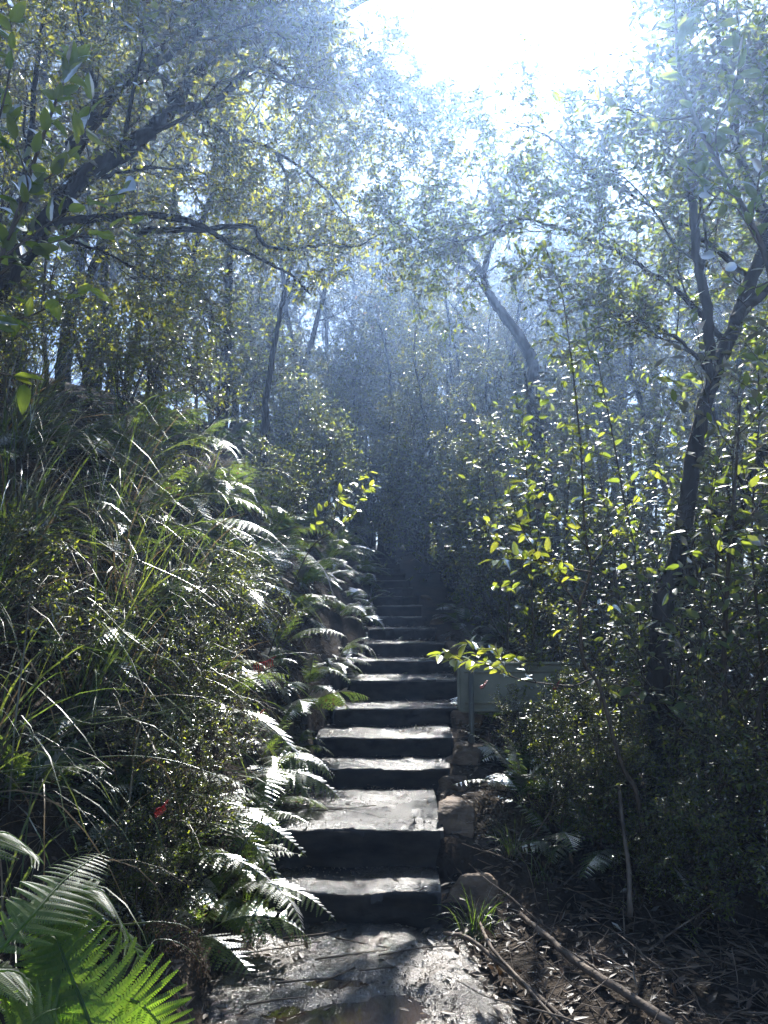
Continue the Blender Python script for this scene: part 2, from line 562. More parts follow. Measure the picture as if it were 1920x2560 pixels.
SW, SH, SCX, SCZ = .93, .36, .37, .64
pan = obj('panel', plate('panel', SW, SH, .03, .02, .032, SCX, SCZ), M['sign_back'], sign, rot=(R(-4), 0, R(3)))
fr = Geo()
pts = rounded_rect(SW - .012, SH - .012, .03, 5)
loop = [(SCX + x, .014, SCZ + z) for x, z in pts]
fr.tube(np.array(loop + loop[:2]), .013, 8, cap=False)
obj('rim', fr.mesh('rim', True), M['sign_back'], pan)
for zc in (SCZ + .115, SCZ - .115):
    g = Geo()
    g.tube(np.array([(SCX - SW / 2 + .05, .012, zc), (SCX, .012, zc), (SCX + SW / 2 - .05, .012, zc)]), .011, 6)
    obj('rail', g.mesh('rail'), M['sign_back'], pan)
for px_ in (-.005, .76):
    g = Geo()
    g.tube(np.array([(px_, -.012, -.4), (px_, -.012, .3), (px_, -.012, .76)]), .021, 10)
    po = obj('post', g.mesh('post', True), M['post'], sign)
    for zc in (SCZ + .115, SCZ - .115):
        g = Geo()
        g.tube(np.array([(px_, -.045, zc), (px_, -.03, zc)]), .009, 6)
        obj('bolt', g.mesh('bolt'), M['post'], po)

# ------------------------------------------------------------------ plant builders
UP = np.array((0., 0., 1.))


def curve_path(rng, p, d, L, n, wob, trop):
    """A wandering path; trop is added to the direction at each step."""
    pts = [np.array(p, dtype=float)]
    d = norm(d)
    st = L / (n - 1)
    for _ in range(n - 1):
        d = norm(d + rng.normal(0, wob, 3) + np.asarray(trop))
        pts.append(pts[-1] + d * st)
    return np.array(pts)


def smooth_poly(pts, n):
    """Catmull-Rom through given points, n samples."""
    pts = np.asarray(pts, dtype=float)
    Q = np.vstack((2 * pts[0] - pts[1], pts, 2 * pts[-1] - pts[-2]))
    t = np.linspace(0, len(pts) - 1 - 1e-6, n)
    i = t.astype(int)
    f = (t - i)[:, None]
    a, b_, c, d = Q[i], Q[i + 1], Q[i + 2], Q[i + 3]
    return .5 * (2 * b_ + (c - a) * f + (2 * a - 5 * b_ + 4 * c - d) * f ** 2 + (3 * b_ - a - 3 * c + d) * f ** 3)


def side_dir(rng, t, ang, az):
    ref = np.array((.3, .9, .2)) if abs(t[1]) < .8 else np.array((.9, .1, .3))
    a = norm(np.cross(t, ref))
    b_ = np.cross(t, a)
    return norm(t * math.cos(ang) + (a * math.cos(az) + b_ * math.sin(az)) * math.sin(ang))


class Plant:
    """Wood tubes and leaves of one plant."""

    def __init__(self, seed):
        self.rng = np.random.default_rng(seed)
        self.limb, self.twig = Geo(), Geo()
        self.lp, self.ld, self.ln, self.ll = [], [], [], []

    def leaves_on(self, pts, k, size, spread=.8, droop=.25, flat=.55, t0=.1):
        rng = self.rng
        n = len(pts)
        t = np.linspace(t0, 1, k) * (n - 1)
        i = np.minimum(t.astype(int), n - 2)
        f = (t - i)[:, None]
        p = pts[i] * (1 - f) + pts[i + 1] * f
        tg = norm(pts[i + 1] - pts[i])
        sgn = np.where(np.arange(k) % 2 == 0, 1., -1.)[:, None]
        sd = norm(np.cross(tg, UP + rng.normal(0, .35, (k, 3)))) * sgn
        d = norm(tg * .55 + sd * spread + rng.normal(0, .3, (k, 3)) - UP * droop)
        nr = norm(UP + rng.normal(0, flat, (k, 3)))
        self.lp.append(p); self.ld.append(d); self.ln.append(nr)
        self.ll.append(size * rng.uniform(.65, 1.2, k))

    def branch(self, pts, r0, r1, spec, lvl):
        """spec[lvl] = dict(n, L, ang, t0, wob, trop, leaves...)"""
        rng = self.rng
        sp = spec[lvl]
        n = len(pts)
        az = rng.uniform(0, 6.28)
        for c in range(sp['n']):
            t = sp['t0'] + (1 - sp['t0']) * (c + rng.uniform(0, .9)) / sp['n']
            x = t * (n - 1)
            i = min(int(x), n - 2)
            p = pts[i] + (pts[i + 1] - pts[i]) * (x - i)
            tg = norm(pts[i + 1] - pts[i])
            az += 2.4 + rng.normal(0, .3)
            if rng.random() < sp.get('skip', 0):
                continue
            d = side_dir(rng, tg, R(rng.normal(sp['ang'], 12)), az)
            d = norm(d + np.array((0, 0, sp.get('lift', 0))))
            L = sp['L'] * rng.uniform(.6, 1.25) * (1 - sp.get('taper', .45) * t)
            last = lvl == len(spec) - 1
            m = 4 if last else 6
            sub = curve_path(rng, p, d, L, m, sp.get('wob', .18), sp.get('trop', (0, 0, .04)))
            rr = (r0 + (r1 - r0) * t) * sp.get('rf', .5)
            rr = max(rr, .003)
            if last:
                self.twig.tube(sub, np.linspace(rr, .0018, m), 3, cap=False)
                self.leaves_on(sub, sp['k'], sp['size'], sp.get('spread', .8), sp.get('droop', .25), sp.get('flat', .55))
            else:
                (self.limb if lvl == 0 else self.twig).tube(sub, np.linspace(rr, max(rr * .3, .002), m), 6 if lvl == 0 else 4, cap=False)
                self.branch(sub, rr, rr * .3, spec, lvl + 1)

    def crown(self, name, aspect=.45, template=LEAF_SIMPLE):
        ll = np.concatenate(self.ll)
        return leaf_mesh(name, np.vstack(self.lp), np.vstack(self.ld), np.vstack(self.ln), ll, ll * aspect, template)


def tree_proto(seed, height, r, spec, bark, leafmat, aspect, lean=.05, wob=.06, name='tree', template=LEAF_SIMPLE, trunk_n=10):
    pl = Plant(seed)
    tr = curve_path(pl.rng, (0, 0, -.25), (pl.rng.normal(0, lean), pl.rng.normal(0, lean), 1), height, trunk_n, wob, (0, 0, .06))
    tg = Geo()
    tg.tube(tr, np.linspace(r, r * .22, trunk_n), 9)
    pl.branch(tr, r, r * .22, spec, 0)
    return dict(trunk=(tg.mesh('trunk', True), bark), limbs=(pl.limb.mesh('limbs', True), bark) if pl.limb.n else None,
                twigs=(pl.twig.mesh('twigs'), M['twig']), crown=(pl.crown('crown', aspect, template), leafmat))


def place(proto, name, loc, rz, sc, label=None, cat='tree', group=None, tilt=(0, 0)):
    e = empty(name, loc, (tilt[0], tilt[1], rz), sc)
    for part in ('trunk', 'limbs', 'twigs', 'crown'):
        if proto.get(part):
            me, mat = proto[part]
            o = obj(part, me, mat, e)
            if part != 'trunk':
                o['kind'] = 'stuff'
    if label:
        tag(e, label, cat, group)
    return e


# prototypes ------------------------------------------------------------
bushy = [dict(n=15, L=2.3, ang=60, t0=.03, rf=.4, trop=(0, 0, .05), taper=.45),
         dict(n=8, L=1.05, ang=50, t0=.15, rf=.5),
         dict(n=8, L=.3, ang=50, t0=.25, rf=.5, k=8, size=.1, droop=.22, skip=.22)]
PT = {}
PT['A'] = tree_proto(11, 6.5, .085, bushy, M['bark_dark'], M['leaf_small'], .46)
PT['B'] = tree_proto(12, 7.5, .10, [dict(bushy[0], n=16, L=2.6), bushy[1], dict(bushy[2], size=.092)], M['bark_dark'], M['leaf_small'], .42)
PT['C'] = tree_proto(13, 5.0, .06, [dict(bushy[0], n=14, L=1.7), dict(bushy[1], L=.85), dict(bushy[2], L=.27, size=.08)], M['bark_grey'], M['leaf_small'], .5)
gum = [dict(n=14, L=3.4, ang=46, t0=.26, rf=.5, lift=.15, trop=(0, 0, .07), taper=.35),
       dict(n=7, L=1.7, ang=45, t0=.25, rf=.5, wob=.25),
       dict(n=9, L=.75, ang=50, t0=.2, rf=.5, k=13, size=.15, droop=.85, skip=.15, flat=.9, spread=.6, trop=(0, 0, -.12))]
airy = [dict(n=13, L=1.9, ang=52, t0=.38, rf=.4, taper=.5, lift=.1), dict(n=7, L=.95, ang=48, t0=.2, rf=.5, wob=.22),
        dict(n=7, L=.36, ang=50, t0=.2, rf=.5, k=9, size=.088, droop=.35, flat=.7, skip=.2)]
PT['L'] = tree_proto(24, 9.5, .075, airy, M['bark_dark'], M['leaf_small'], .38, trunk_n=16, wob=.12)
PT['M'] = tree_proto(25, 8.5, .07, [dict(airy[0], n=12), airy[1], dict(airy[2], size=.095)], M['bark_dark'], M['leaf_gum'], .3, trunk_n=16, wob=.12)
PT['G'] = tree_proto(21, 13.0, .17, gum, M['bark_grey'], M['leaf_gum'], .2, trunk_n=14, wob=.09)
PT['K'] = tree_proto(22, 11.0, .15, [dict(gum[0], n=12, L=3.0), gum[1], dict(gum[2], size=.14)], M['bark_dark'], M['leaf_gum'], .22, trunk_n=14, wob=.1)
shrub = [dict(n=11, L=.9, ang=45, t0=.1, rf=.6, lift=.2), dict(n=7, L=.45, ang=45, t0=.2, rf=.6),
         dict(n=5, L=.22, ang=45, t0=.15, rf=.6, k=7, size=.06, droop=.1)]
PT['S'] = tree_proto(31, 1.5, .022, shrub, M['twig'], M['leaf_shrub'], .42)
PT['T'] = tree_proto(32, 1.1, .016, [dict(shrub[0], L=.7), dict(shrub[1], L=.34), dict(shrub[2], L=.17, size=.026, k=11)], M['twig'], M['leaf_shrub'], .5)
broad = [dict(n=10, L=1.0, ang=52, t0=.2, rf=.5, lift=.1), dict(n=6, L=.5, ang=48, t0=.2, rf=.6, k=8, size=.085, droop=.25, flat=.5)]
PT['W'] = tree_proto(41, 2.6, .024, broad, M['twig'], M['leaf_broad'], .4, template=LEAF_FINE)

# ------------------------------------------------------------------ background trees
TREES = []   # filled as (proto, x, y, scale, rot)
rng = np.random.default_rng(77)
# understorey wall either side of the steps and closing the view at the top
UNDER = [(1.9, 9.4, .62), (3.0, 8.6, .66), (4.3, 9.6, .8), (1.35, 11.2, .6), (2.6, 11.6, .8), (4.0, 12.2, .95), (5.7, 11.0, .95), (1.2, 13.4, .7),
         (2.4, 14.2, .95), (4.2, 15.0, 1.1), (6.4, 14.2, 1.15), (.9, 15.8, .8), (.2, 18.2, .95), (1.8, 17.6, 1.05), (-.9, 19.4, 1.0), (3.6, 18.4, 1.2),
         (-1.7, 14.2, .62), (-1.3, 11.8, .5), (-2.6, 11.4, .75), (-3.3, 13.4, .9), (-2.2, 16.4, .95), (-4.6, 11.6, .95), (-5.2, 14.6, 1.1), (-3.8, 17.6, 1.1),
         (-3.5, 9.3, .72), (-4.7, 8.2, .85), (-6.0, 9.8, 1.0), (-6.9, 12.4, 1.1), (-1.9, 9.9, .5), (7.6, 12.0, 1.1), (5.6, 8.2, .85), (6.8, 9.6, 1.0), (1.7, 10.3, .5), (2.2, 12.9, .7), (3.2, 10.4, .7), (-.2, 20.5, 1.1), (1.0, 20, 1.1), (2.8, 20, 1.2), (-2.4, 19.0, 1.1), (5.4, 18.4, 1.25), (-5.6, 17.4, 1.2), (-7.6, 15.4, 1.2), (7.8, 16.4, 1.25), (-1.5, 13.1, .45), (-1.0, 16.9, .6), (-.9, 22.5, 1.2), (9.4, 13.2, 1.2), (4.6, 7.2, .7), (-.35, 17.6, .5), (.25, 18.3, .5), (1.35, 9.7, .42), (.95, 19.4, .45), (1.2, 21.4, .5), (.85, 22.8, .55), (.6, 20.6, .4), (-.75, 18.8, .55), (-1.6, 18.0, .6), (.3, 24, 1.0), (1.3, 26, 1.1), (-.4, 28, 1.1), (.6, 31, 1.2), (-3.0, 25, 1.1), (-6, 29, 1.2), (3.6, 25, 1.1), (6.4, 27, 1.2), (9, 24, 1.2), (-9, 24, 1.2), (2.4, 36, 1.3), (-1.5, 37, 1.3), (-5, 37, 1.3), (6, 37, 1.3), (10, 36, 1.3), (-9.5, 34, 1.3), (14, 33, 1.3), (-13, 30, 1.3), (12, 27, 1.2)]
for k, (x, y, s) in enumerate(UNDER):
    TREES.append(('ABC'[k % 3], x + rng.normal(0, .1), y + rng.normal(0, .1), s * rng.uniform(.92, 1.1), rng.uniform(0, 6.28), 'understorey_tree'))
TALL = [(-2.8, 22.0, .95), (-5.6, 19.5, 1.15), (-8.6, 17.5, 1.2), (-9.0, 13.2, 1.1), (-7.5, 23.5, 1.2), (-11.5, 20.5, 1.2), (-.6, 27.0, 1.12), (2.2, 29.5, 1.22),
        (5.6, 30.5, 1.25), (8.8, 20.0, 1.15), (9.6, 15.5, 1.1), (11.5, 20.5, 1.2), (4.0, 33.0, 1.3), (-3.8, 27.5, 1.2), (9.2, 29.0, 1.3), (.4, 33, 1.3),
        (-10.5, 27, 1.2), (13.5, 26, 1.2), (7.2, 33.5, 1.3), (12.0, 14.5, 1.1), (11.5, 33, 1.3), (-3.2, 33, 1.3), (7.0, 17.4, .85), (2.6, 22.5, .7), (1.0, 25.2, 1.05), (4.2, 26.2, 1.1), (7.2, 25.6, 1.15), (-2.0, 24.6, 1.1), (3.0, 31.2, 1.3), (7.4, 29.6, 1.3), (-4.8, 23.4, 1.15), (10.8, 24.0, 1.25), (5.4, 34.5, 1.4), (1.6, 35.5, 1.4), (9.4, 34, 1.4), (-6.0, 32, 1.3), (9.0, 17.0, 1.1), (-4.2, 15.2, .85), (-8.0, 19.8, 1.15), (-6.8, 16.0, 1.05), (2.9, 14.4, .66), (1.1, 15.2, .68), (4.4, 13.4, .68), (6.0, 15.6, .9), (-1.6, 13.0, .72), (-2.9, 14.8, .9), (5.2, 10.8, .62), (7.4, 12.6, .9), (.2, 17.6, .82), (3.4, 17.2, .8), (-.6, 20.4, .95), (5.0, 19.4, .92), (1.9, 19.6, .9), (-6.2, 12.6, .85), (-7.4, 9.6, .85)]
for k, (x, y, s) in enumerate(TALL):
    TREES.append(('GK'[k % 2], x, y, s * rng.uniform(.95, 1.05), rng.uniform(0, 6.28), 'gum_tree'))

for k, (x, y, s) in enumerate([(-2.3, 10.8, 1.0), (-2.7, 8.7, .8), (1.0, 14.8, .95), (-3.9, 7.3, .8), (5.0, 13.6, .95), (1.7, 15.6, .98), (-1.9, 16.4, 1.05),
                               (-2.6, 12.6, 1.0), (5.4, 12.0, 1.0), (-4.4, 10.2, 1.0), (2.4, 18.6, 1.15), (-.2, 19.0, 1.2), (4.6, 16.4, 1.1), (-5.8, 7.6, .95), (6.2, 9.8, .95), (-3.0, 17.0, 1.2), (2.4, 13.8, .92), (4.0, 14.4, 1.0), (3.2, 17.0, 1.15), (-3.4, 9.6, .95), (-5.2, 8.8, 1.0), (-1.9, 14.2, 1.0), (6.6, 13.4, 1.1), (5.9, 8.6, .9), (-4.6, 12.0, 1.05), (7.6, 10.6, 1.05)]):
    TREES.append(('LM'[k % 2], x, y, s, rng.uniform(0, 6.28), 'slim_tree'))
under_n = {'left': 0, 'right': 0, 'behind': 0}
placed = []
TALLNESS = {'L': 9, 'M': 9, 'A': 7.0, 'B': 8.0, 'C': 5.4, 'G': 13.6, 'K': 11.6}
for pk, x, y, s, rz, nm in TREES:
    z = H(x, y)
    if -5.2 < x < 9:                 # the bush climbs away from the steps like a slope, lower in front
        s = min(s, ((y - 6) * .79 + 1.5 - z) / TALLNESS[pk]) if pk in 'GK' else min(s, ((y - 6) * .66 + 1.5 - z) / TALLNESS[pk]) if pk in 'ABC' else s
        if pk in 'LM' and -1.7 < x - .195 * (y - 4.4) < 2.4:
            s = min(s, ((y - 5.6) * .83 - z) / 9.0)
        if s < (.6 if pk in 'GK' else .3):
            continue
    e = place(PT[pk], nm, (x, y, z - .05), rz, s)
    placed.append((nm, x, y, e))


def rank_labels(items, fmt, cat, group):
    for k, (x, y, e) in enumerate(items):
        tag(e, fmt(k, len(items), x, y), cat, group)


for nm, what, grp in (('understorey_tree', 'small-leaved dark understorey tree', 'understorey trees around the steps'), ('gum_tree', 'tall narrow-leaved gum tree', 'tall gum trees behind'), ('slim_tree', 'slim open-crowned tree', 'slim open-crowned trees over the steps')):
    sel = [(x, y, e) for n_, x, y, e in placed if n_ == nm]
    L_ = sorted([t for t in sel if t[0] / t[1] < -.06], key=lambda t: -t[0] / t[1] * -1)
    Rr = sorted([t for t in sel if t[0] / t[1] > .06], key=lambda t: t[0] / t[1])
    Md = sorted([t for t in sel if abs(t[0] / t[1]) <= .06], key=lambda t: t[1])
    L_ = sorted(L_, key=lambda t: abs(t[0] / t[1]))
    rank_labels(L_, lambda k, n, x, y: f'{what} on the left slope, {ORD[k + 1]} outward from the steps', 'tree', grp)
    rank_labels(Rr, lambda k, n, x, y: f'{what} on the right side, {ORD[k + 1]} outward from the steps', 'tree', grp)
    rank_labels(Md, lambda k, n, x, y: f'{what} straight behind the top of the steps, {ORD[k + 1]} in depth', 'tree', grp)


# ------------------------------------------------------------------ single trees with traced limbs
OVERHANG = [dict(n=11, L=.95, ang=52, t0=.1, rf=.4, taper=.3, wob=.2), dict(n=7, L=.45, ang=48, t0=.15, rf=.5),
            dict(n=5, L=.22, ang=48, t0=.1, rf=.5, k=8, size=.064, droop=.25, skip=.12)]


def traced_tree(name, seed, label, limbs, spec, bark, leafmat, aspect, template=LEAF_SIMPLE, leafy=None, group=None, over=()):
    """limbs: list of (points, r0, r1). The first is the trunk."""
    pl = Plant(seed)
    e = tag(empty(name, tuple(limbs[0][0][0])), label, 'tree', group)
    base = np.array(limbs[0][0][0])
    for k, (pts, r0, r1) in enumerate(limbs):
        pts = np.asarray(pts) - base
        n = max(10, len(pts) * 6)
        sm = smooth_poly(pts, n) + pl.rng.normal(0, .006, (n, 3))
        g = Geo()
        rad = np.linspace(r0, r1, n) * (1 + .06 * np.sin(np.linspace(0, 9, n) + k))
        if k == 0:
            rad[:3] *= np.array((1.45, 1.2, 1.06))
        g.tube(sm, rad, 14)
        tv = g.V[0]
        jit = np.array([mnoise.noise(Vector((v[0] * 9, v[1] * 9, v[2] * 3.5))) + .5 * mnoise.noise(Vector((v[0] * 26, v[1] * 26, v[2] * 9))) for v in tv + base])
        ring = np.repeat(np.arange(n), 14)
        out_ = norm(tv[:n * 14] - sm[ring])
        tv[:n * 14] += out_ * (jit[:n * 14] * rad[ring] * .28)[:, None]
        obj('trunk' if k == 0 else 'limb', g.mesh('trunk' if k == 0 else 'limb', True), bark, e)
        if k in over:
            pl.branch(sm, r0, r1, OVERHANG, 0)
        elif leafy is None or k in leafy:
            pl.branch(sm, r0, r1, spec, 0)
    if pl.limb.n:
        obj('branches', pl.limb.mesh('branches', True), bark, e)['kind'] = 'stuff'
    obj('twigs', pl.twig.mesh('twigs'), M['twig'], e)['kind'] = 'stuff'
    obj('crown', pl.crown('crown', aspect, template), leafmat, e)['kind'] = 'stuff'
    return e


def tr(pts, Y0, Y1=None):
    Y1 = Y0 if Y1 is None else Y1
    return [P(x, y, Y0 + (Y1 - Y0) * i / max(1, len(pts) - 1)) for i, (x, y) in enumerate(pts)]


# leaning tree on the left bank with sweeping limbs
bx, by = -3.3, 5.6
base = np.array((bx, by, H(bx, by) - .15))
A_ = tr([(60, 640), (180, 470), (338, 360), (393, 313), (444, 251), (495, 180), (561, 125), (620, 102), (699, 82), (830, 40), (960, -30)], 5.7, 6.6)
limbs = [([base, base + np.array((.15, .02, .7))] + A_, .09, .02),
         (tr([(180, 370), (248, 282), (315, 196), (401, 145), (475, 94), (542, 31), (600, -30), (680, -120)], 5.75, 6.3), .07, .012),
         (tr([(495, 180), (580, 98), (620, 47), (670, 0), (740, -90)], 6.1, 6.6), .05, .018),
         (tr([(420, 270), (525, 259), (600, 196), (660, 129), (672, 60), (680, -30)], 6.0, 6.5), .042, .014),
         (tr([(120, 560), (197, 550), (324, 541), (417, 541), (509, 567), (579, 613), (654, 648), (729, 689), (775, 735)], 5.6, 6.4), .04, .008),
         (tr([(330, 578), (420, 575), (520, 573), (625, 567), (660, 610), (720, 625), (810, 613), (890, 616), (950, 585)], 5.9, 6.8), .028, .006),
         (tr([(620, 102), (700, 60), (780, 10), (880, -70)], 6.3, 6.7), .03, .01),
         (tr([(561, 125), (700, 190), (830, 270), (930, 370)], 6.3, 7.0), .022, .004),
         (tr([(444, 251), (560, 330), (690, 380), (820, 480), (900, 600)], 6.1, 7.0), .024, .004),
         (tr([(180, 470), (300, 430), (420, 420), (560, 440)], 5.8, 6.4), .024, .004),
         (tr([(699, 82), (800, 120), (880, 200), (950, 260)], 6.4, 6.9), .02, .004),
         (tr([(60, 640), (150, 600), (280, 640), (380, 700)], 5.6, 6.0), .024, .004),
         (tr([(401, 145), (430, 60), (480, -30)], 6.0, 6.2), .02, .004),
         (tr([(248, 282), (230, 180), (200, 80), (190, -20)], 5.8, 5.9), .02, .004),
         (tr([(690, 380), (720, 470), (700, 560), (730, 650)], 6.5, 6.9), .014, .003),
         (tr([(880, 200), (950, 260), (1030, 330)], 6.7, 7.1), .01, .003)]
sp_lean = [dict(n=11, L=1.15, ang=50, t0=.3, rf=.35, trop=(0, 0, .02)), dict(n=6, L=.5, ang=48, t0=.2, rf=.5),
           dict(n=5, L=.28, ang=48, t0=.1, rf=.5, k=7, size=.08, droop=.3)]
traced_tree('leaning_tree', 101, 'dark leaning tree on the left bank with limbs sweeping up toward the sun', limbs, sp_lean, M['bark_dark'], M['leaf_small'], .4, leafy={0, 1, 2, 3}, over=set(range(7, 16)))

# thin trunk behind the ferny bank
t2 = tr([(660, 1120), (668, 1000), (690, 840), (715, 720), (735, 640), (765, 520), (800, 380)], 9.2, 10.2)
g0 = np.array((t2[0][0], t2[0][1], H(t2[0][0], t2[0][1]) - .2))
traced_tree('slender_tree', 102, 'slender dark upright trunk behind the sunlit ferns of the bank', [([g0] + t2, .055, .008)],
            [dict(n=6, L=1.1, ang=55, t0=.65, rf=.4), dict(n=6, L=.6, ang=48, t0=.2, rf=.5), dict(n=6, L=.35, ang=48, t0=.1, rf=.5, k=7, size=.085)],
            M['bark_dark'], M['leaf_small'], .42)

# crooked tree right of centre
t3 = tr([(1334, 1010), (1332, 935), (1327, 897), (1300, 843), (1262, 792), (1234, 754), (1215, 716), (1210, 683), (1224, 624), (1240, 586), (1251, 545), (1230, 480), (1205, 430)], 10.5, 11.2)
g0 = np.array((t3[0][0] + .1, t3[0][1], H(t3[0][0], t3[0][1]) - .2))
limbs = [([g0, (g0 + t3[0]) / 2 + np.array((.08, 0, 0))] + t3, .115, .012),
         (tr([(1207, 690), (1180, 650), (1156, 623), (1129, 621), (1158, 558), (1180, 520), (1195, 480), (1205, 430)], 10.9, 11.2), .06, .008),
         (tr([(1190, 700), (1153, 670), (1115, 651), (1070, 620), (1020, 585), (960, 560)], 10.9, 11.0), .035, .01),
         (tr([(1240, 591), (1280, 572), (1321, 531), (1340, 504), (1321, 466), (1300, 430)], 11.0, 11.3), .05, .006)]
traced_tree('crooked_tree', 103, 'crooked dark tree with a zigzag trunk and forked limbs below the sun', limbs,
            [dict(n=5, L=1.2, ang=55, t0=.5, rf=.35), dict(n=5, L=.7, ang=48, t0=.2, rf=.5), dict(n=6, L=.4, ang=48, t0=.1, rf=.5, k=7, size=.09, droop=.6, flat=.9)],
            M['bark_dark'], M['leaf_gum'], .22)

# big trunk on the right
t4 = tr([(1646, 1996), (1653, 1887), (1650, 1815), (1646, 1706), (1650, 1598), (1660, 1507), (1675, 1453), (1704, 1327), (1730, 1184), (1753, 1051), (1782, 947), (1816, 860), (1880, 700), (1930, 560), (1960, 400), (1930, 220), (1900, 80)], 4.9, 5.3)
g0 = np.array((t4[0][0], t4[0][1], H(t4[0][0], t4[0][1]) - .2))
limbs = [([g0] + t4[1:], .076, .038),
         (tr([(1780, 950), (1770, 800), (1740, 640), (1735, 520), (1725, 400), (1745, 290), (1770, 180)], 5.1, 4.8), .04, .012),
         (tr([(1925, 570), (1880, 470), (1840, 360), (1830, 240), (1800, 120), (1790, 0)], 5.2, 4.8), .04, .012),
         (tr([(1840, 800), (1900, 740), (1990, 700), (2080, 640)], 5.1, 5.2), .04, .015),
         (tr([(1816, 860), (1680, 720), (1520, 620), (1360, 560), (1200, 520)], 5.15, 6.4), .024, .004),
         (tr([(1880, 700), (1760, 600), (1640, 520), (1500, 450), (1380, 400)], 5.2, 6.2), .022, .004),
         (tr([(1782, 947), (1700, 850), (1600, 800), (1500, 780)], 5.1, 5.6), .018, .004),
         (tr([(1300, 545), (1200, 590), (1110, 600), (1020, 560)], 6.0, 6.8), .012, .003),
         (tr([(1500, 450), (1400, 360), (1280, 310), (1150, 300)], 5.9, 6.9), .014, .003)]
sp_r = [dict(n=12, L=1.0, ang=52, t0=.25, rf=.35), dict(n=6, L=.5, ang=48, t0=.2, rf=.5), dict(n=5, L=.3, ang=48, t0=.1, rf=.5, k=8, size=.075, droop=.3)]
traced_tree('leaning_trunk_tree', 104, 'stout grey-barked trunk leaning right at the edge of the bush, its crown overhead', limbs, sp_r, M['bark_grey'], M['leaf_broad'], .42, leafy={1, 2, 3}, over={4, 5, 6, 7, 8})
t5 = tr([(1700, 1996), (1707, 1800), (1707, 1670), (1725, 1453), (1770, 1400), (1823, 1345), (1852, 1254), (1900, 1150), (1960, 1040)], 5.5, 5.9)
g0 = np.array((t5[0][0], t5[0][1], H(t5[0][0], t5[0][1]) - .2))
traced_tree('forked_trunk_tree', 105, 'second dark trunk close behind the stout leaning one, bending away to the right', [([g0] + t5[1:], .075, .035)],
            [dict(n=8, L=1.0, ang=55, t0=.55, rf=.4), dict(n=6, L=.5, ang=48, t0=.2, rf=.5), dict(n=4, L=.3, ang=48, t0=.1, rf=.5, k=8, size=.07)], M['bark_dark'], M['leaf_broad'], .42)

# ------------------------------------------------------------------ ferns
def frond_curve(L, a0, a1, n=15):
    """In the xz plane from the origin; a0, a1: angle above the horizontal at base and tip."""
    t = np.linspace(0, 1, n)
    ang = a0 + (a1 - a0) * t ** .9
    d = np.stack((np.cos(ang), np.zeros(n), np.sin(ang)), 1) * (L / (n - 1))
    return np.vstack(((0, 0, 0), np.cumsum(d, 0)[:-1]))


def add_pinna(g, p, d, c, nrm, L, w, m):
    """One leaflet with toothed lobes: p base, d axis, c across."""
    s = np.linspace(.04, 1, m)
    prof = np.clip(1.15 - s, .08, 1) ** .7
    ax = p + d * (s * L)[:, None] - nrm * (s ** 2 * L * .12)[:, None]
    hw = L / m * .52
    for sg in (1, -1):
        tip = ax + c * sg * (w * prof)[:, None] + d * hw * .8 - nrm * (w * .15)
        V = np.empty((m * 4, 3))
        V[0::4] = ax - d * hw
        V[1::4] = ax + d * hw
        V[2::4] = tip + d * hw * .5
        V[3::4] = tip - d * hw * .62
        i = np.arange(m) * 4
        g.add(V, None, np.stack((i, i + 1, i + 2, i + 3), 1) if sg > 0 else np.stack((i + 1, i, i + 3, i + 2), 1))


def frond_mesh(seed, L=.62, a0=1.0, a1=-.7, pairs=17, lobes=8, wmax=.16):
    rng = np.random.default_rng(seed)
    c = frond_curve(L, a0, a1)
    c[:, 1] += np.linspace(0, 1, len(c)) ** 2 * L * rng.uniform(-.25, .25)
    g = Geo()
    g.tube(c, np.linspace(.0035, .001, len(c)), 3, cap=False)
    for k in range(pairs):
        t = .16 + .83 * k / pairs
        x = t * (len(c) - 1)
        i = min(int(x), len(c) - 2)
        p = c[i] + (c[i + 1] - c[i]) * (x - i)
        tg = norm(c[i + 1] - c[i])
        nr = np.array((-tg[2], 0, tg[0]))
        ln0 = wmax * min(1, (t - .1) / .18) * (1 - t) ** .75 * 1.25 + .012
        for sg in (1, -1):
            if rng.random() < .07:
                continue
            ln = ln0 * rng.uniform(.75, 1.12)
            d = norm(np.array((0, sg, 0)) + tg * .45 - nr * .18 + rng.normal(0, .07, 3))
            add_pinna(g, p, d, norm(tg - d * np.dot(tg, d)), nr, ln, max(.009, ln * .17), lobes)
    return g.mesh('frond')


FRONDS = [frond_mesh(1), frond_mesh(2, .72, .85, -.9, 19, 8, .19), frond_mesh(3, .5, 1.15, -.3, 15, 7, .13), frond_mesh(4, .8, .7, -1.1, 20, 8, .17), frond_mesh(5, .66, 1.2, -1.5, 18, 7, .12), frond_mesh(6, .55, .5, -.6, 14, 8, .15), frond_mesh(7, .7, 1.05, .1, 19, 7, .11)]


def fern(loc, n, sc, seed, downhill=0.0, spread=3.14):
    rng = np.random.default_rng(seed)
    e = empty('fern', loc)
    for k in range(n):
        az = downhill + (k / max(1, n - 1) - .5) * 2 * spread + rng.normal(0, .25)
        obj('frond', FRONDS[rng.integers(0, 7)], M['fern'], e, (rng.normal(0, .02), rng.normal(0, .02), 0),
            (rng.normal(0, .22), rng.normal(0, .25), az), sc * rng.uniform(.75, 1.25))
    return e


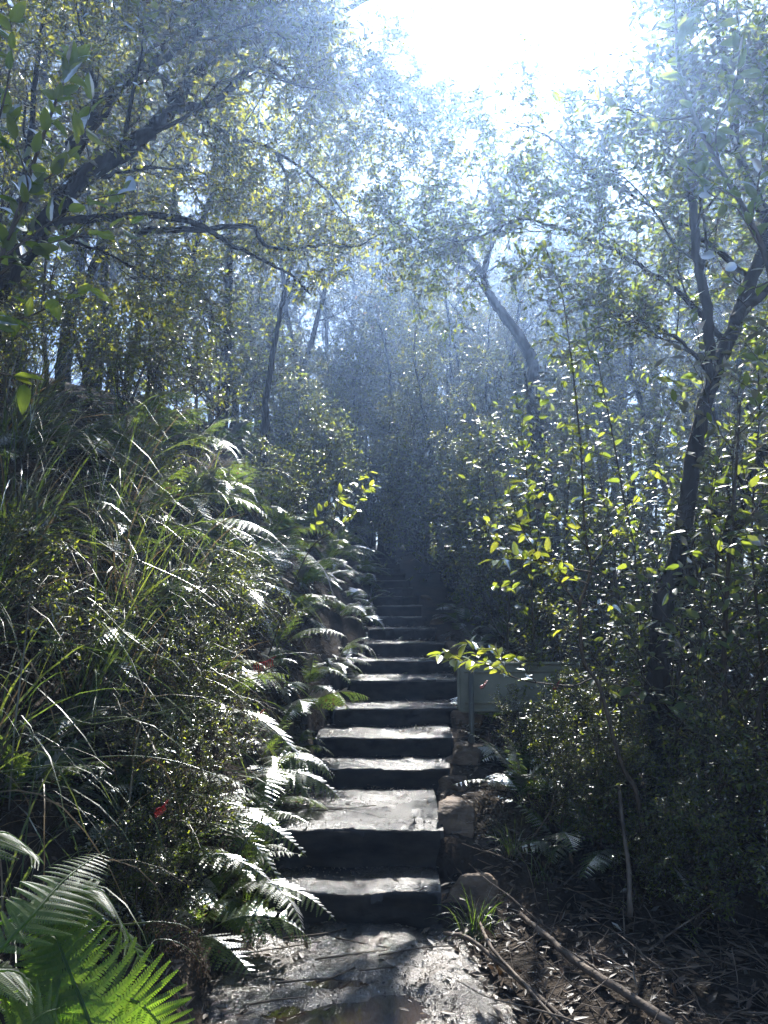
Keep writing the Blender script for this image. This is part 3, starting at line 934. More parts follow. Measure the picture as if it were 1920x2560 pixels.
rng = np.random.default_rng(2024)
bank = []
for row in range(24):
    y = 3.55 + row * .42 if row < 12 else 8.6 + (row - 12) * .6
    cnt = 6
    for c in range(cnt):
        d = (.0, .2, .55, 1.0, 1.45, 1.95)[c] + rng.uniform(-.08, .12)
        yy = y + rng.uniform(-.18, .18)
        x = float(np.interp(yy, CY, CXL)) - d
        if yy < 4.6 and d > 1.1 or yy < 3.85 and c < 1 or c < 2 and rng.random() < .1:
            continue
        bank.append((x, yy, c, row))
RANK = ['lowest', 'second', 'third', 'fourth', 'fifth', 'topmost']
seen = {}
for k, (x, y, c, row) in enumerate(bank):
    e = fern((x, y, H(x, y) - .02), int(rng.integers(5, 9)), rng.uniform(.38, .8) if c < 2 else rng.uniform(.95, 1.3) if 5 < row < 12 and c > 2 else rng.uniform(.6, .95), 500 + k, downhill=rng.normal(-.35, .5), spread=1.9)
    tag(e, f'green bank fern left of the steps, {RANK[c]} uphill, {ORD[row + 1]} row back', 'fern', 'ferns covering the left bank')
for k, (x, y, sc, lab) in enumerate([(-.8, 3.98, .75, 'white-lit fern at the very edge of the lowest step'), (-.98, 4.25, .85, 'spreading fern just uphill of the lowest step end'),
                                     (-.76, 4.62, .75, 'fern hanging over the left end of the second step'), (-1.05, 3.72, .75, 'fern low beside the muddy path, above the grass tuft'),
                                     (-.74, 5.05, .7, 'fern drooping onto the wide landing'), (-1.25, 4.0, .8, 'fern between the low shrubs and the lowest sedge')]):
    tag(fern((x, y, H(x, y) - .02), 8, sc, 1200 + k, downhill=-.5, spread=1.9), lab, 'fern', 'ferns covering the left bank')
RIGHT_FERNS = [(.88, 5.25), (1.15, 5.5), (.95, 5.75), (1.35, 5.2), (1.6, 5.7), (.86, 6.3), (1.05, 6.7), (1.5, 6.4), (1.1, 7.4), (1.55, 7.1), (1.0, 8.3), (1.3, 8.9), (1.9, 5.1), (2.2, 5.8), (1.2, 4.85), (.95, 9.6), (1.0, 4.62), (.84, 5.02), (1.35, 4.5), (1.0, 10.6)]
RIGHT_FERNS = RIGHT_FERNS[:5] + sorted(RIGHT_FERNS[5:], key=lambda t: t[1])
for k, (x, y) in enumerate(RIGHT_FERNS):
    e = fern((x, y, H(x, y) - .02), int(rng.integers(5, 8)), rng.uniform(.55, .85), 900 + k, downhill=rng.uniform(0, 6), spread=2.9)
    tag(e, f'low fern on the right of the steps, {ORD[k - 4]} going up from the path' if k > 4 else ['small fern right behind the leaning slab', 'fern below the sign panel near its post', 'fern at the foot of the sign post',
        'fern in the shade a pace right of the sign post', 'fern under the far end of the sign panel'][k], 'fern', 'ferns right of the steps')

# ------------------------------------------------------------------ foreground fern with big fronds
pg = Geo()
add_pinna(pg, np.zeros(3), np.array((1., 0, 0)), np.array((0, 1., 0)), np.array((0, 0, 1.)), 1.0, .105, 20)
PINNA = pg.mesh('leaflet')
FF = [  # traced rachis (photo pixel x, y, distance), longest leaflet
    ([(-90, 2330, 2.35), (60, 2290, 2.42), (170, 2235, 2.5), (250, 2225, 2.55), (300, 2300, 2.6), (335, 2365, 2.6), (365, 2430, 2.58)], .16),
    ([(-60, 2440, 2.2), (70, 2300, 2.3), (150, 2210, 2.45), (210, 2160, 2.6), (260, 2130, 2.75)], .13),
    ([(90, 2680, 2.25), (130, 2560, 2.3), (150, 2430, 2.36), (135, 2330, 2.42), (95, 2260, 2.5)], .15),
    ([(260, 2700, 2.3), (225, 2560, 2.32), (170, 2420, 2.36), (140, 2340, 2.4), (120, 2290, 2.44)], .17),
    ([(150, 2620, 2.3), (230, 2500, 2.4), (330, 2500, 2.48), (400, 2560, 2.5), (450, 2640, 2.5)], .17),
    ([(-200, 2180, 2.5), (-90, 2110, 2.6), (0, 2080, 2.7), (60, 2110, 2.78), (110, 2160, 2.8)], .17),
    ([(-150, 2520, 2.1), (-40, 2440, 2.15), (40, 2430, 2.2), (90, 2480, 2.22)], .15),
    ([(-40, 2700, 2.1), (40, 2600, 2.15), (100, 2540, 2.2), (150, 2520, 2.24)], .13),
]
fb = np.array((-1.35, 2.2, 0))
fb[2] = H(fb[0], fb[1]) - .05
ff = tag(empty('broad_fern', tuple(fb)), 'large bright fern with wide toothed fronds in the near corner left of the path', 'fern')
rngf = np.random.default_rng(9)
for k, (pts, lm) in enumerate(FF):
    c = smooth_poly([P(*p) for p in pts], 40) - fb
    g = Geo()
    g.tube(c, np.linspace(.006, .0015, 40), 6, cap=False)
    fo = obj('frond', g.mesh('frond', True), M['tree_fern'], ff)
    ln_tot = np.linalg.norm(np.diff(c, axis=0), axis=1).sum()
    pairs = int(min(19, ln_tot / .027))
    for j in range(pairs):
        t = .12 + .87 * j / pairs
        x = t * 39
        i = min(int(x), 38)
        p = c[i] + (c[i + 1] - c[i]) * (x - i)
        tg = norm(c[i + 1] - c[i])
        sd = norm(np.cross(tg, np.array((.15, -.85, .4)) if k in (2, 3, 4, 7) else UP + np.array((.25, .1, 0))))
        nr = np.cross(sd, tg)
        nr = nr if nr[2] > 0 else -nr
        ln = lm * min(1, (t + .12) / .35) * (1 - t) ** .6 * 1.2 + .012
        for sg in (1, -1):
            d = norm(sd * sg + tg * .42 - UP * .12 + rngf.normal(0, .05, 3))
            y_ = norm(np.cross(nr, d))
            z_ = np.cross(d, y_)
            o = obj('leaflet', PINNA, M['tree_fern'], fo)
            o.matrix_basis = Matrix(((d[0] * ln, y_[0] * ln, z_[0] * ln, p[0]), (d[1] * ln, y_[1] * ln, z_[1] * ln, p[1]), (d[2] * ln, y_[2] * ln, z_[2] * ln, p[2]), (0, 0, 0, 1)))


# ------------------------------------------------------------------ sedge tussocks
def blade(g, rng, p, d, L, w, grav, n=9):
    pts = [np.array(p)]
    d = norm(d)
    for i in range(n - 1):
        d = norm(d + np.array((0, 0, -grav * (.4 + i / n))) + rng.normal(0, .02, 3))
        pts.append(pts[-1] + d * L / (n - 1))
    pts = np.array(pts)
    tg = np.gradient(pts, axis=0)
    s = norm(np.cross(tg, UP + rng.normal(0, .5, 3)))
    t = np.linspace(0, 1, n)
    g.strip(pts, s, w * np.clip(np.minimum(.5 + t * 3, (1.02 - t) ** .6), .03, 1))
    return pts


def seed_head(pts, rng, parent, t0=.5, r=.003, dens=230):
    """A drooping brown flower head along the end of a stalk."""
    c = smooth_poly(pts, 30)
    g = Geo()
    g.tube(c, np.linspace(r, .001, 30), 4, cap=False)
    st = obj('stalk', g.mesh('stalk'), M['sedge'], parent)
    g = Geo()
    for _ in range(dens):
        t = t0 + (1 - t0) * rng.uniform(0, 1)
        x = t * 29
        i = min(int(x), 28)
        p = c[i] + (c[i + 1] - c[i]) * (x - i)
        off = rng.normal(0, 1, 3) * np.array((.02, .02, .012)) * (1.2 - .5 * t) - UP * abs(rng.normal(0, .025)) * (1.1 - t * .5)
        q = p + off
        d = norm(rng.normal(0, .6, 3) - UP) * rng.uniform(.006, .013)
        s = norm(np.cross(d, rng.normal(0, 1, 3))) * .0024
        g.add(np.array((q - s, q + s, q + d)), np.array([(0, 1, 2)]))
        if rng.random() < .35:
            g.add(np.array((p - s * .3, p + s * .3, q)), np.array([(0, 1, 2)]))
    so = obj('seed_head', g.mesh('seed_head'), M['brown_seed'], st)
    so['kind'] = 'stuff'
    return st


TUSS = [  # x, y, blades, length, label
    (-1.72, 3.35, 110, 1.15, 'sedge tussock with long blades lowest on the near left bank, above the broad fern'),
    (-2.05, 3.75, 120, 1.3, 'sedge tussock at the frame edge, second up the near left bank'),
    (-1.55, 4.15, 110, 1.2, 'arching sedge tussock hanging brown seed heads over the ferns by the second step'),
    (-2.15, 4.5, 130, 1.35, 'dense sedge tussock high on the left bank beside the second step'),
    (-1.65, 4.85, 110, 1.25, 'sedge tussock drooping over the bank level with the landing'),
    (-2.5, 5.1, 130, 1.3, 'upper sedge tussock with pale hanging blades at the frame edge, level with the landing'),
    (-2.0, 5.5, 110, 1.15, 'sedge tussock below the leaning tree'),
    (-2.75, 5.9, 120, 1.2, 'sedge tussock at the foot of the leaning tree'),
    (-1.35, 3.0, 70, .8, 'short sedge tussock beside the broad fern'),
    (-2.35, 3.1, 100, 1.2, 'sedge tussock at the lower frame edge behind the broad fern'),
    (-1.25, 4.55, 100, 1.0, 'low sedge tussock hanging toward the end of the second step'),
    (-1.5, 5.45, 120, 1.1, 'sedge tussock on the face of the bank beside the third step'),
    (-1.35, 6.1, 110, 1.0, 'sedge tussock on the face of the bank beside the fourth step'),
    (-2.2, 6.6, 120, 1.1, 'sedge tussock among sunlit ferns on the crest of the bank'),
    (-1.75, 7.2, 110, 1.0, 'farthest sedge tussock, beside the slender trunk'),
    (-1.2, 3.75, 90, .9, 'short sedge tussock above the left edge of the muddy path'),
]
for k, (x, y, nb, L, lab) in enumerate(TUSS):
    rng = np.random.default_rng(300 + k)
    z = H(x, y)
    e = tag(empty('sedge_tussock', (x, y, z)), lab, 'sedge', 'sedge tussocks on the left bank')
    g = Geo()
    for _ in range(int(nb * .8)):
        az = rng.normal(-.4, 1.0)
        tilt = abs(rng.normal(.0, .6)) + .15
        d = np.array((math.cos(az) * math.sin(tilt), math.sin(az) * math.sin(tilt), math.cos(tilt)))
        blade(g, rng, np.array((rng.normal(0, .07), rng.normal(0, .07), -.03)), d, L * rng.uniform(.55, 1.15), rng.uniform(.0022, .0068), rng.uniform(.16, .5))
    o = obj('blades', g.mesh('blades'), M['sedge'], e)
    o['kind'] = 'stuff'
    if k in (2, 3, 4):
        for _ in range(2):
            az = rng.normal(-.3, .4)
            d = np.array((math.cos(az) * .8, math.sin(az) * .8, .75))
            gg = Geo()
            pts = blade(gg, rng, np.zeros(3), d, L * 1.05, .003, .34)
            seed_head(pts, rng, e, .5)
# traced flowering stalks
HERO = [
    (0, [(-60, 1580), (0, 1520), (174, 1358), (324, 1271), (463, 1230), (521, 1254), (560, 1300)], 3.6, 4.3, .42),
    (4, [(120, 1420), (250, 1385), (420, 1365), (520, 1375), (590, 1381), (654, 1427), (706, 1491), (729, 1537)], 4.3, 4.6, .5),
    (4, [(250, 1380), (405, 1427), (521, 1491), (608, 1589), (665, 1653), (706, 1716)], 4.1, 4.4, .45),
    (2, [(200, 1500), (318, 1589), (376, 1630), (417, 1676), (445, 1716)], 3.7, 3.9, .4),
    (0, [(-40, 1940), (110, 1915), (272, 1891), (405, 1897), (521, 1931), (590, 1978), (631, 2036)], 3.2, 3.5, .4),
    (8, [(110, 1833), (240, 1810), (370, 1787), (480, 1760), (555, 1740), (602, 1764), (625, 1845)], 3.4, 3.7, .8),
    (8, [(330, 2310), (400, 2305), (470, 2320), (500, 2370)], 2.7, 2.9, .35),
    (8, [(330, 2370), (390, 2350), (440, 2355), (490, 2390), (505, 2440)], 2.7, 2.8, .45),
]
tuss = [o for o in COL.objects if o.name.startswith('sedge_tussock')]
tuss.sort(key=lambda o: o.name)
rng = np.random.default_rng(31)
for ti, pts, Y0, Y1, t0 in HERO:
    e = tuss[ti]
    w = np.array(tr(pts, Y0, Y1)) - np.array(e.location)
    w = np.vstack((np.array((0, 0, .02)), w)) if np.linalg.norm(w[0]) > .1 else w
    seed_head(w, rng, e, t0, .004, 300)

# ------------------------------------------------------------------ shrubs
SHR = [('T', -1.05, 3.55, .75), ('T', -.95, 3.9, .7), ('T', -1.2, 4.3, .75), ('S', -1.75, 4.0, .6), ('T', -.95, 3.25, .55),
       ('T', -1.0, 4.75, .6), ('S', -1.15, 5.3, .55), ('S', -1.0, 6.2, .5), ('S', -1.9, 6.3, .5), ('S', -2.4, 7.0, .9), ('S', -1.2, 8.4, .7), ('S', -2.0, 8.2, 1.0),
       ('S', 1.3, 6.1, .7), ('S', 1.7, 5.4, .7), ('W', 1.75, 6.1, .72), ('W', 2.3, 5.4, .8), ('W', 2.1, 6.9, .95), ('W', 1.55, 7.6, .85), ('W', 2.9, 6.2, 1.0), ('W', 2.8, 7.6, 1.15),
       ('S', 1.25, 8.0, 1.0), ('S', 1.3, 9.5, 1.2), ('W', 3.4, 5.2, .95), ('W', 3.5, 8.4, 1.3), ('W', 2.0, 8.6, 1.2), ('S', 2.5, 4.9, .8), ('S', 2.0, 4.75, .6), ('S', 2.9, 4.6, .85),
       ('T', 1.55, 4.75, .6), ('W', 4.2, 6.8, 1.2), ('W', 3.0, 4.3, .75), ('S', 2.45, 4.2, .6), ('W', 2.4, 10.0, 1.3), ('S', 1.1, 12.2, 1.3), ('S', -1.0, 10.4, .9), ('S', -1.1, 12.6, 1.1), ('S', -1.3, 14.6, 1.3), ('S', 1.35, 4.45, .5), ('S', 1.75, 4.25, .6), ('W', 2.15, 4.1, .6), ('S', 1.5, 3.95, .42), ('S', 2.0, 3.75, .55), ('W', 2.55, 3.7, .7), ('S', 1.2, 5.0, .5), ('S', 1.3, 5.6, .36), ('T', 1.5, 5.5, .5), ('S', 1.85, 3.35, .5), ('W', 2.0, 5.05, .7), ('S', 2.35, 3.2, .6), ('W', 2.0, 4.55, .95), ('W', 1.75, 4.85, .85), ('W', 2.45, 4.35, 1.0), ('S', -.95, 11.4, 1.2), ('S', -1.7, 12.2, 1.6), ('S', -1.05, 13.6, 1.4), ('S', .95, 12.7, 1.2), ('S', 1.45, 11.9, 1.5), ('S', .8, 14.3, 1.4), ('S', -2.4, 11.0, 1.6), ('S', 2.0, 12.8, 1.7), ('W', 2.2, 4.45, 1.15), ('W', 2.0, 4.7, 1.1), ('T', 1.0, 4.7, .45), ('T', 1.2, 4.55, .5), ('S', 1.05, 5.05, .36), ('T', .98, 5.5, .5), ('T', 1.3, 4.2, .42), ('S', 3.2, 7.0, 1.2), ('W', 1.5, 9.0, 1.0), ('S', 2.2, 7.7, 1.1), ('S', -3.4, 6.2, .9), ('W', -3.9, 7.4, 1.0), ('S', -3.0, 7.8, .9), ('W', -4.2, 6.3, 1.0), ('S', -3.6, 5.2, .8), ('S', -4.5, 8.6, 1.2), ('S', -2.9, 5.7, .6), ('W', -3.4, 4.7, .8), ('S', -2.7, 8.9, .9), ('S', -4.4, 5.2, 1.0), ('W', -3.1, 6.9, 1.0), ('W', -2.7, 5.0, .8), ('W', -3.0, 4.2, .9)]
rng = np.random.default_rng(55)
nL = nR = 0
items = []
for pk, x, y, s in SHR:
    e = place(PT[pk], 'shrub', (x, y, H(x, y) - .03), rng.uniform(0, 6.28), s, tilt=(rng.normal(0, .08), rng.normal(0, .08)))
    items.append((x, y, e, {'T': 'tiny-leaved', 'S': 'small-leaved', 'W': 'broad-leaved'}[pk]))
for kind in ('tiny-leaved', 'small-leaved', 'broad-leaved'):
    for side, tst in (('left', lambda t: t[0] < 0), ('right', lambda t: t[0] > 0)):
        sel = sorted([t for t in items if t[3] == kind and tst(t)], key=lambda t: t[1])
        for k, t in enumerate(sel):
            tag(t[2], f'{kind} green shrub {"on the left bank" if side == "left" else "right of the steps"}, {ORD[k + 1]} going up from the path', 'shrub', 'shrubs under the trees')


# ------------------------------------------------------------------ saplings with single large leaves
def single_leaf(seed, curl):
    rng = np.random.default_rng(seed)
    n = 8
    V, F = [], []
    for i in range(n):
        t = i / (n - 1)
        w = .5 * (math.sin(math.pi * min(1, t ** .8 * .97 + .02)) ** .75) if 0 < i < n - 1 else 0.004
        z = -curl * t * t
        for s in (-1, -.5, 0, .5, 1):
            V.append((t, s * w * .44, z + abs(s) * w * .16 + .012 * math.sin(t * 14 + s * 3)))
    for i in range(n - 1):
        for j in range(4):
            a = i * 5 + j
            F.append((a, a + 1, a + 6, a + 5))
    return npmesh('leaf', V, [np.array(F)], True)


LEAVES = [single_leaf(1, .12), single_leaf(2, .3), single_leaf(3, .02)]


def put_leaf(parent, base, p, d, nr, L, mat, rng):
    d = norm(d)
    y_ = norm(np.cross(nr, d))
    z_ = np.cross(d, y_)
    o = bpy.data.objects.new('leaf', LEAVES[rng.integers(0, 3)])
    COL.objects.link(o)
    if not o.data.materials:
        o.data.materials.append(mat)
    o.material_slots[0].link = 'OBJECT'
    o.material_slots[0].material = mat
    o.parent = parent
    p = p - base
    o.matrix_basis = Matrix(((d[0] * L, y_[0] * L, z_[0] * L, p[0]), (d[1] * L, y_[1] * L, z_[1] * L, p[1]), (d[2] * L, y_[2] * L, z_[2] * L, p[2]), (0, 0, 0, 1)))
    return o


def sapling(name, label, stems, seed, mat, size, wood=None, orange=0, cat='sapling', group=None, flat=.6):
    """stems: (points, r0, r1, leaf spacing or 0, start fraction)."""
    rng = np.random.default_rng(seed)
    base = np.array(stems[0][0][0])
    e = tag(empty(name, tuple(base)), label, cat, group)
    cnt = 0
    for k, (pts, r0, r1, gap, t0) in enumerate(stems):
        n = max(8, len(pts) * 5)
        sm = smooth_poly(pts, n)
        g = Geo()
        g.tube(sm - base, np.linspace(r0, r1, n), 7)
        obj('stem' if k == 0 else 'branch', g.mesh('stem' if k == 0 else 'branch', True), wood or M['twig'], e)
        if not gap:
            continue
        ln = np.linalg.norm(np.diff(sm, axis=0), axis=1).sum()
        m = int(ln * (1 - t0) / gap)
        sg = 1
        for j in range(m + 1):
            t = t0 + (1 - t0) * j / max(1, m)
            x = t * (n - 1)
            i = min(int(x), n - 2)
            p = sm[i] + (sm[i + 1] - sm[i]) * (x - i)
            tg = norm(sm[i + 1] - sm[i])
            sd = norm(np.cross(tg, UP + rng.normal(0, .4, 3))) * sg
            sg = -sg
            reps = 2 if rng.random() < .25 else 1
            for _ in range(reps):
                d = norm(tg * .6 + sd * .8 + rng.normal(0, .35, 3) - UP * .1)
                put_leaf(e, base, p, d, norm(UP + rng.normal(0, flat, 3)), size * rng.uniform(.65, 1.2), M['leaf_orange'] if orange and cnt in (37,) else mat, rng)
                cnt += 1
    return e


def gnd(x, y):
    return np.array((x, y, H(x, y) - .08))


s1 = tr([(1620, 2140), (1595, 2000), (1559, 1923), (1534, 1844), (1512, 1760), (1494, 1706), (1458, 1650), (1451, 1555), (1449, 1517), (1468, 1459), (1478, 1416), (1468, 1365), (1461, 1302), (1454, 1150), (1446, 1057), (1434, 941), (1423, 856), (1405, 735), (1377, 654), (1359, 608)], 4.3, 4.5)
s1 = [gnd(s1[0][0], 4.3)] + s1[1:]
Y = 4.35
stems = [(s1, .014, .003, .06, .62),
         (tr([(1449, 1517), (1400, 1455), (1350, 1390), (1310, 1330), (1285, 1270), (1270, 1190)], Y, 4.1), .006, .002, .035, .2),
         (tr([(1476, 1430), (1420, 1420), (1350, 1405), (1290, 1390), (1240, 1350), (1222, 1330)], Y, 4.0), .005, .002, .033, .15),
         (tr([(1400, 1400), (1330, 1400), (1270, 1398), (1232, 1400)], 4.2, 4.0), .004, .002, .035, .2),
         (tr([(1470, 1370), (1430, 1330), (1390, 1290), (1350, 1250), (1320, 1220)], Y, 4.2), .004, .002, .035, .1),
         (tr([(1450, 1530), (1480, 1520), (1510, 1505), (1530, 1515)], Y, 4.25), .004, .002, .04, .25),
         (tr([(1445, 1545), (1430, 1560), (1405, 1575)], Y, 4.3), .004, .002, .04, .3),
         (tr([(1478, 1416), (1530, 1340), (1590, 1250), (1640, 1180)], Y, 4.5), .005, .002, .05, .2),
         (tr([(1463, 1330), (1440, 1300), (1425, 1295)], Y, 4.2), .004, .002, .03, .2),
         (tr([(1468, 1459), (1420, 1440), (1390, 1420), (1370, 1380)], Y, 4.2), .004, .002, .034, .1)]
sapling('sapling', 'slim sapling with sunlit yellow-green oval leaves in front of the right bush', stems, 61, M['leaf_sapling'], .075, orange=1)

s2b = gnd(1.25, 4.75)
stems = [([s2b, s2b + np.array((-.02, -.05, .35))] + tr([(1500, 1712), (1430, 1715), (1330, 1705), (1275, 1690), (1225, 1665), (1170, 1652), (1120, 1648)], 4.7, 4.4), .007, .002, .04, .62),
         (tr([(1275, 1690), (1250, 1650), (1235, 1625), (1190, 1625)], 4.5, 4.4), .004, .002, .026, .1),
         (tr([(1225, 1665), (1195, 1640), (1170, 1610)], 4.45, 4.4), .003, .0015, .022, .1),
         (tr([(1340, 1705), (1310, 1670), (1290, 1640)], 4.6, 4.5), .003, .0015, .03, .1),
         (tr([(1160, 1652), (1120, 1630), (1095, 1640)], 4.42, 4.36), .003, .0015, .022, .0)]
sapling('sapling', 'low leafy branch of a young plant reaching over the sign top, leaves shining white', stems, 62, M['leaf_sapling'], .085, flat=.45)

# branchlet over the steps on the left
b3 = gnd(-.95, 6.1)
stems = [([b3] + tr([(760, 1400), (830, 1330), (880, 1290), (905, 1235), (930, 1215)], 6.0, 5.8), .006, .002, .045, .5),
         (tr([(830, 1330), (850, 1240), (890, 1205), (925, 1180)], 5.95, 5.8), .004, .002, .04, .2),
         (tr([(800, 1365), (790, 1300), (830, 1255), (860, 1225)], 6.0, 5.9), .004, .002, .045, .2)]
sapling('sapling', 'small bright-leaved sapling leaning from the left bank over the middle steps', stems, 63, M['leaf_sapling'], .075)

# large-leaved sapling at the upper frame edge, left
b4 = gnd(-2.05, 2.75)
stems = [([b4, b4 + np.array((.0, .05, .9))] + tr([(-60, 760), (20, 600), (80, 420), (130, 280), (165, 190), (180, 140)], 2.7, 2.9), .014, .003, .06, .35),
         (tr([(20, 600), (70, 480), (40, 360), (20, 280)], 2.7, 2.8), .005, .002, .045, .1),
         (tr([(60, 480), (150, 420), (210, 330), (230, 250)], 2.75, 3.0), .005, .002, .045, .1),
         (tr([(0, 650), (120, 560), (230, 500), (330, 480)], 2.7, 3.1), .005, .002, .045, .1),
         (tr([(-20, 700), (90, 620), (200, 590), (330, 560)], 2.7, 3.0), .005, .002, .045, .15),
         (tr([(-40, 420), (10, 250), (30, 120), (20, 10)], 2.7, 2.8), .005, .002, .05, .1),
         (tr([(-60, 780), (30, 800), (120, 770), (220, 720)], 2.7, 3.1), .005, .002, .05, .1),
         (tr([(-60, 900), (-10, 930), (30, 940), (60, 960)], 2.6, 2.8), .004, .002, .05, .1)]
sapling('sapling', 'large-leaved sapling at the left frame edge with backlit green leaves high up', stems, 64, M['leaf_broad'], .10, flat=.8)

# overhanging branch, upper right
b5 = gnd(2.35, 3.6)
stems = [([b5, b5 + np.array((.05, .0, 1.3))] + tr([(1960, 900), (1930, 700), (1880, 560), (1800, 420), (1735, 290), (1700, 180), (1690, 60), (1690, -60)], 3.5, 3.6), .02, .005, .07, .45),
         (tr([(1735, 290), (1640, 300), (1560, 270), (1480, 250), (1400, 255)], 3.55, 3.7), .006, .002, .05, .15),
         (tr([(1800, 420), (1790, 330), (1830, 230), (1850, 120), (1840, 10)], 3.55, 3.5), .006, .002, .045, .1),
         (tr([(1850, 500), (1780, 460), (1720, 420), (1640, 330)], 3.5, 3.6), .005, .002, .045, .1),
         (tr([(1900, 620), (1840, 520), (1770, 480), (1760, 420)], 3.5, 3.6), .005, .002, .045, .1),
         (tr([(1880, 560), (1900, 430), (1910, 300), (1905, 160)], 3.5, 3.4), .005, .002, .045, .1),
         (tr([(1700, 180), (1690, 110), (1720, 40), (1740, -40)], 3.55, 3.6), .005, .002, .05, .1),
         (tr([(1930, 700), (1880, 720), (1830, 700), (1790, 640)], 3.5, 3.7), .005, .002, .06, .1)]
sapling('sapling', 'tall large-leaved sapling at the right frame edge reaching up beside the glare', stems, 65, M['leaf_broad'], .095, flat=.8)

# thin tall sapling among the right bush
for k, (pts, Y0, lab) in enumerate([
        ([(1590, 1420), (1560, 1250), (1530, 1080), (1500, 930), (1480, 820)], 5.2, 'thin straight sapling just left of the stout trunk, mid height'),
        ([(1890, 1500), (1880, 1320), (1890, 1150), (1900, 1000), (1890, 860)], 4.6, 'thin sapling with large dull leaves at the right frame edge'),
        ([(1330, 1500), (1325, 1300), (1310, 1130), (1290, 980)], 6.2, 'thin sapling standing behind the yellow-green one')]):
    w = tr(pts, Y0, Y0 + .1)
    b0 = gnd(w[0][0] + .05, Y0)
    st = [([b0] + w, .01, .003, .07, .3)]
    rr = np.random.default_rng(700 + k)
    sm = smooth_poly([b0] + w, 40)
    for j in range(9):
        p = sm[8 + j * 3]
        d = norm(np.array((rr.normal(0, 1), rr.normal(0, .6), rr.uniform(.1, .7))))
        st.append((curve_path(rr, p, d, rr.uniform(.3, .55), 5, .12, (0, 0, .02)), .004, .0015, .055, .15))
    sapling('sapling', lab, st, 70 + k, M['leaf_broad'], .085, flat=.7)

# ------------------------------------------------------------------ red flowers of the bank
def red_flower(p, lab, n=16, L=.03, seed=0, w=.09):
    rng = np.random.default_rng(seed)
    e = tag(empty('red_flower', tuple(p)), lab, 'flower', 'red flowers in the bush')
    g = Geo()
    ax = np.array([(-w / 2, 0, 0), (0, 0, .006), (w / 2, 0, .03)])
    g.tube(smooth_poly(ax, 8), .003, 5)
    obj('flower_stalk', g.mesh('flower_stalk'), M['twig'], e)
    sm = smooth_poly(ax, n)
    for i in range(n):
        q = sm[i]
        g = Geo()
        c = np.array([q, q + np.array((-.006, 0, L * .5)), q + np.array((-.002, rng.normal(0, .004), L)), q + np.array((.012, 0, L * 1.15))])
        g.tube(smooth_poly(c, 7), .0016, 4, cap=False)
        obj('petal', g.mesh('petal'), M['red_flower'], e)
    return e


red_flower(P(660, 1680, 4.3), 'red comb-shaped flower on the left bank below the drooping seed heads', 9, .045, 1, .1)
red_flower(P(645, 1800, 4.2), 'small red flower lower on the left bank, beside the white fern fronds', 8, .022, 2, .05)
red_flower(P(402, 2045, 3.3), 'red flower low on the left among small shrubs and sedge', 10, .035, 3, .04)
red_flower(P(1392, 1725, 5.0), 'red flower in front of the sign panel, toward its far end', 9, .03, 4, .04)
red_flower(P(1209, 1722, 5.2), 'tiny red flower in front of the sign panel near its post', 6, .02, 5, .035)

# ------------------------------------------------------------------ grass tufts beside the path
for k, (x, y, nb, L, lab) in enumerate([(-.66, 3.95, 60, .3, 'bright green grass tuft at the left end of the lowest step'), (.44, 4.02, 130, .26, 'dark mossy grass tuft hanging below the rounded block'),
                                        (.86, 4.35, 22, .32, 'thin grass tuft in the leaf litter right of the rounded block'), (-.7, 4.5, 40, .24, 'grass tuft at the left end of the second step'),
                                        (.72, 4.55, 60, .3, 'feathery dark grass tuft beside the leaning slab'), (-.95, 3.35, 50, .3, 'grass tuft at the muddy left edge of the path')]):
    rng = np.random.default_rng(800 + k)
    e = tag(empty('grass_tuft', (x, y, H(x, y))), lab, 'grass', 'grass tufts by the path')
    g = Geo()
    for _ in range(nb):
        az, tilt = rng.uniform(0, 6.28), abs(rng.normal(0, .5)) + .1
        blade(g, rng, np.array((rng.normal(0, .03), rng.normal(0, .03), -.02)), np.array((math.cos(az) * math.sin(tilt), math.sin(az) * math.sin(tilt), math.cos(tilt))), L * rng.uniform(.5, 1.1), rng.uniform(.0016, .003), rng.uniform(.2, .5), 7)
    o = obj('blades', g.mesh('blades'), M['tuft'], e)
    o['kind'] = 'stuff'

# ------------------------------------------------------------------ fallen wood, sticks, litter
def stick(name, pts, r0, r1, label, group=None, mat='dead_wood', cat='stick', sides=8):
    pts = np.asarray(pts)
    n = max(6, len(pts) * 4)
    b0 = pts[0]
    g = Geo()
    rr = np.random.default_rng(int(abs(pts[0][0]) * 1e4) % 9999)
    g.tube(smooth_poly(pts - b0, n) + rr.normal(0, r0 * .12, (n, 3)), np.linspace(r0, r1, n) * (1 + rr.normal(0, .05, n)), sides)
    return tag(obj(name, g.mesh(name, True), M[mat], None, tuple(b0)), label, cat, group)


def on_ground(px, py, lift=.02):
    """Where the view ray through a photo pixel meets the ground."""
    for Y in np.arange(2.2, 9, .02):
        p = P(px, py, Y)
        if p[2] <= max(H(p[0], p[1]), 0 if p[1] < 4.1 else -9) + lift:
            return p
    return p


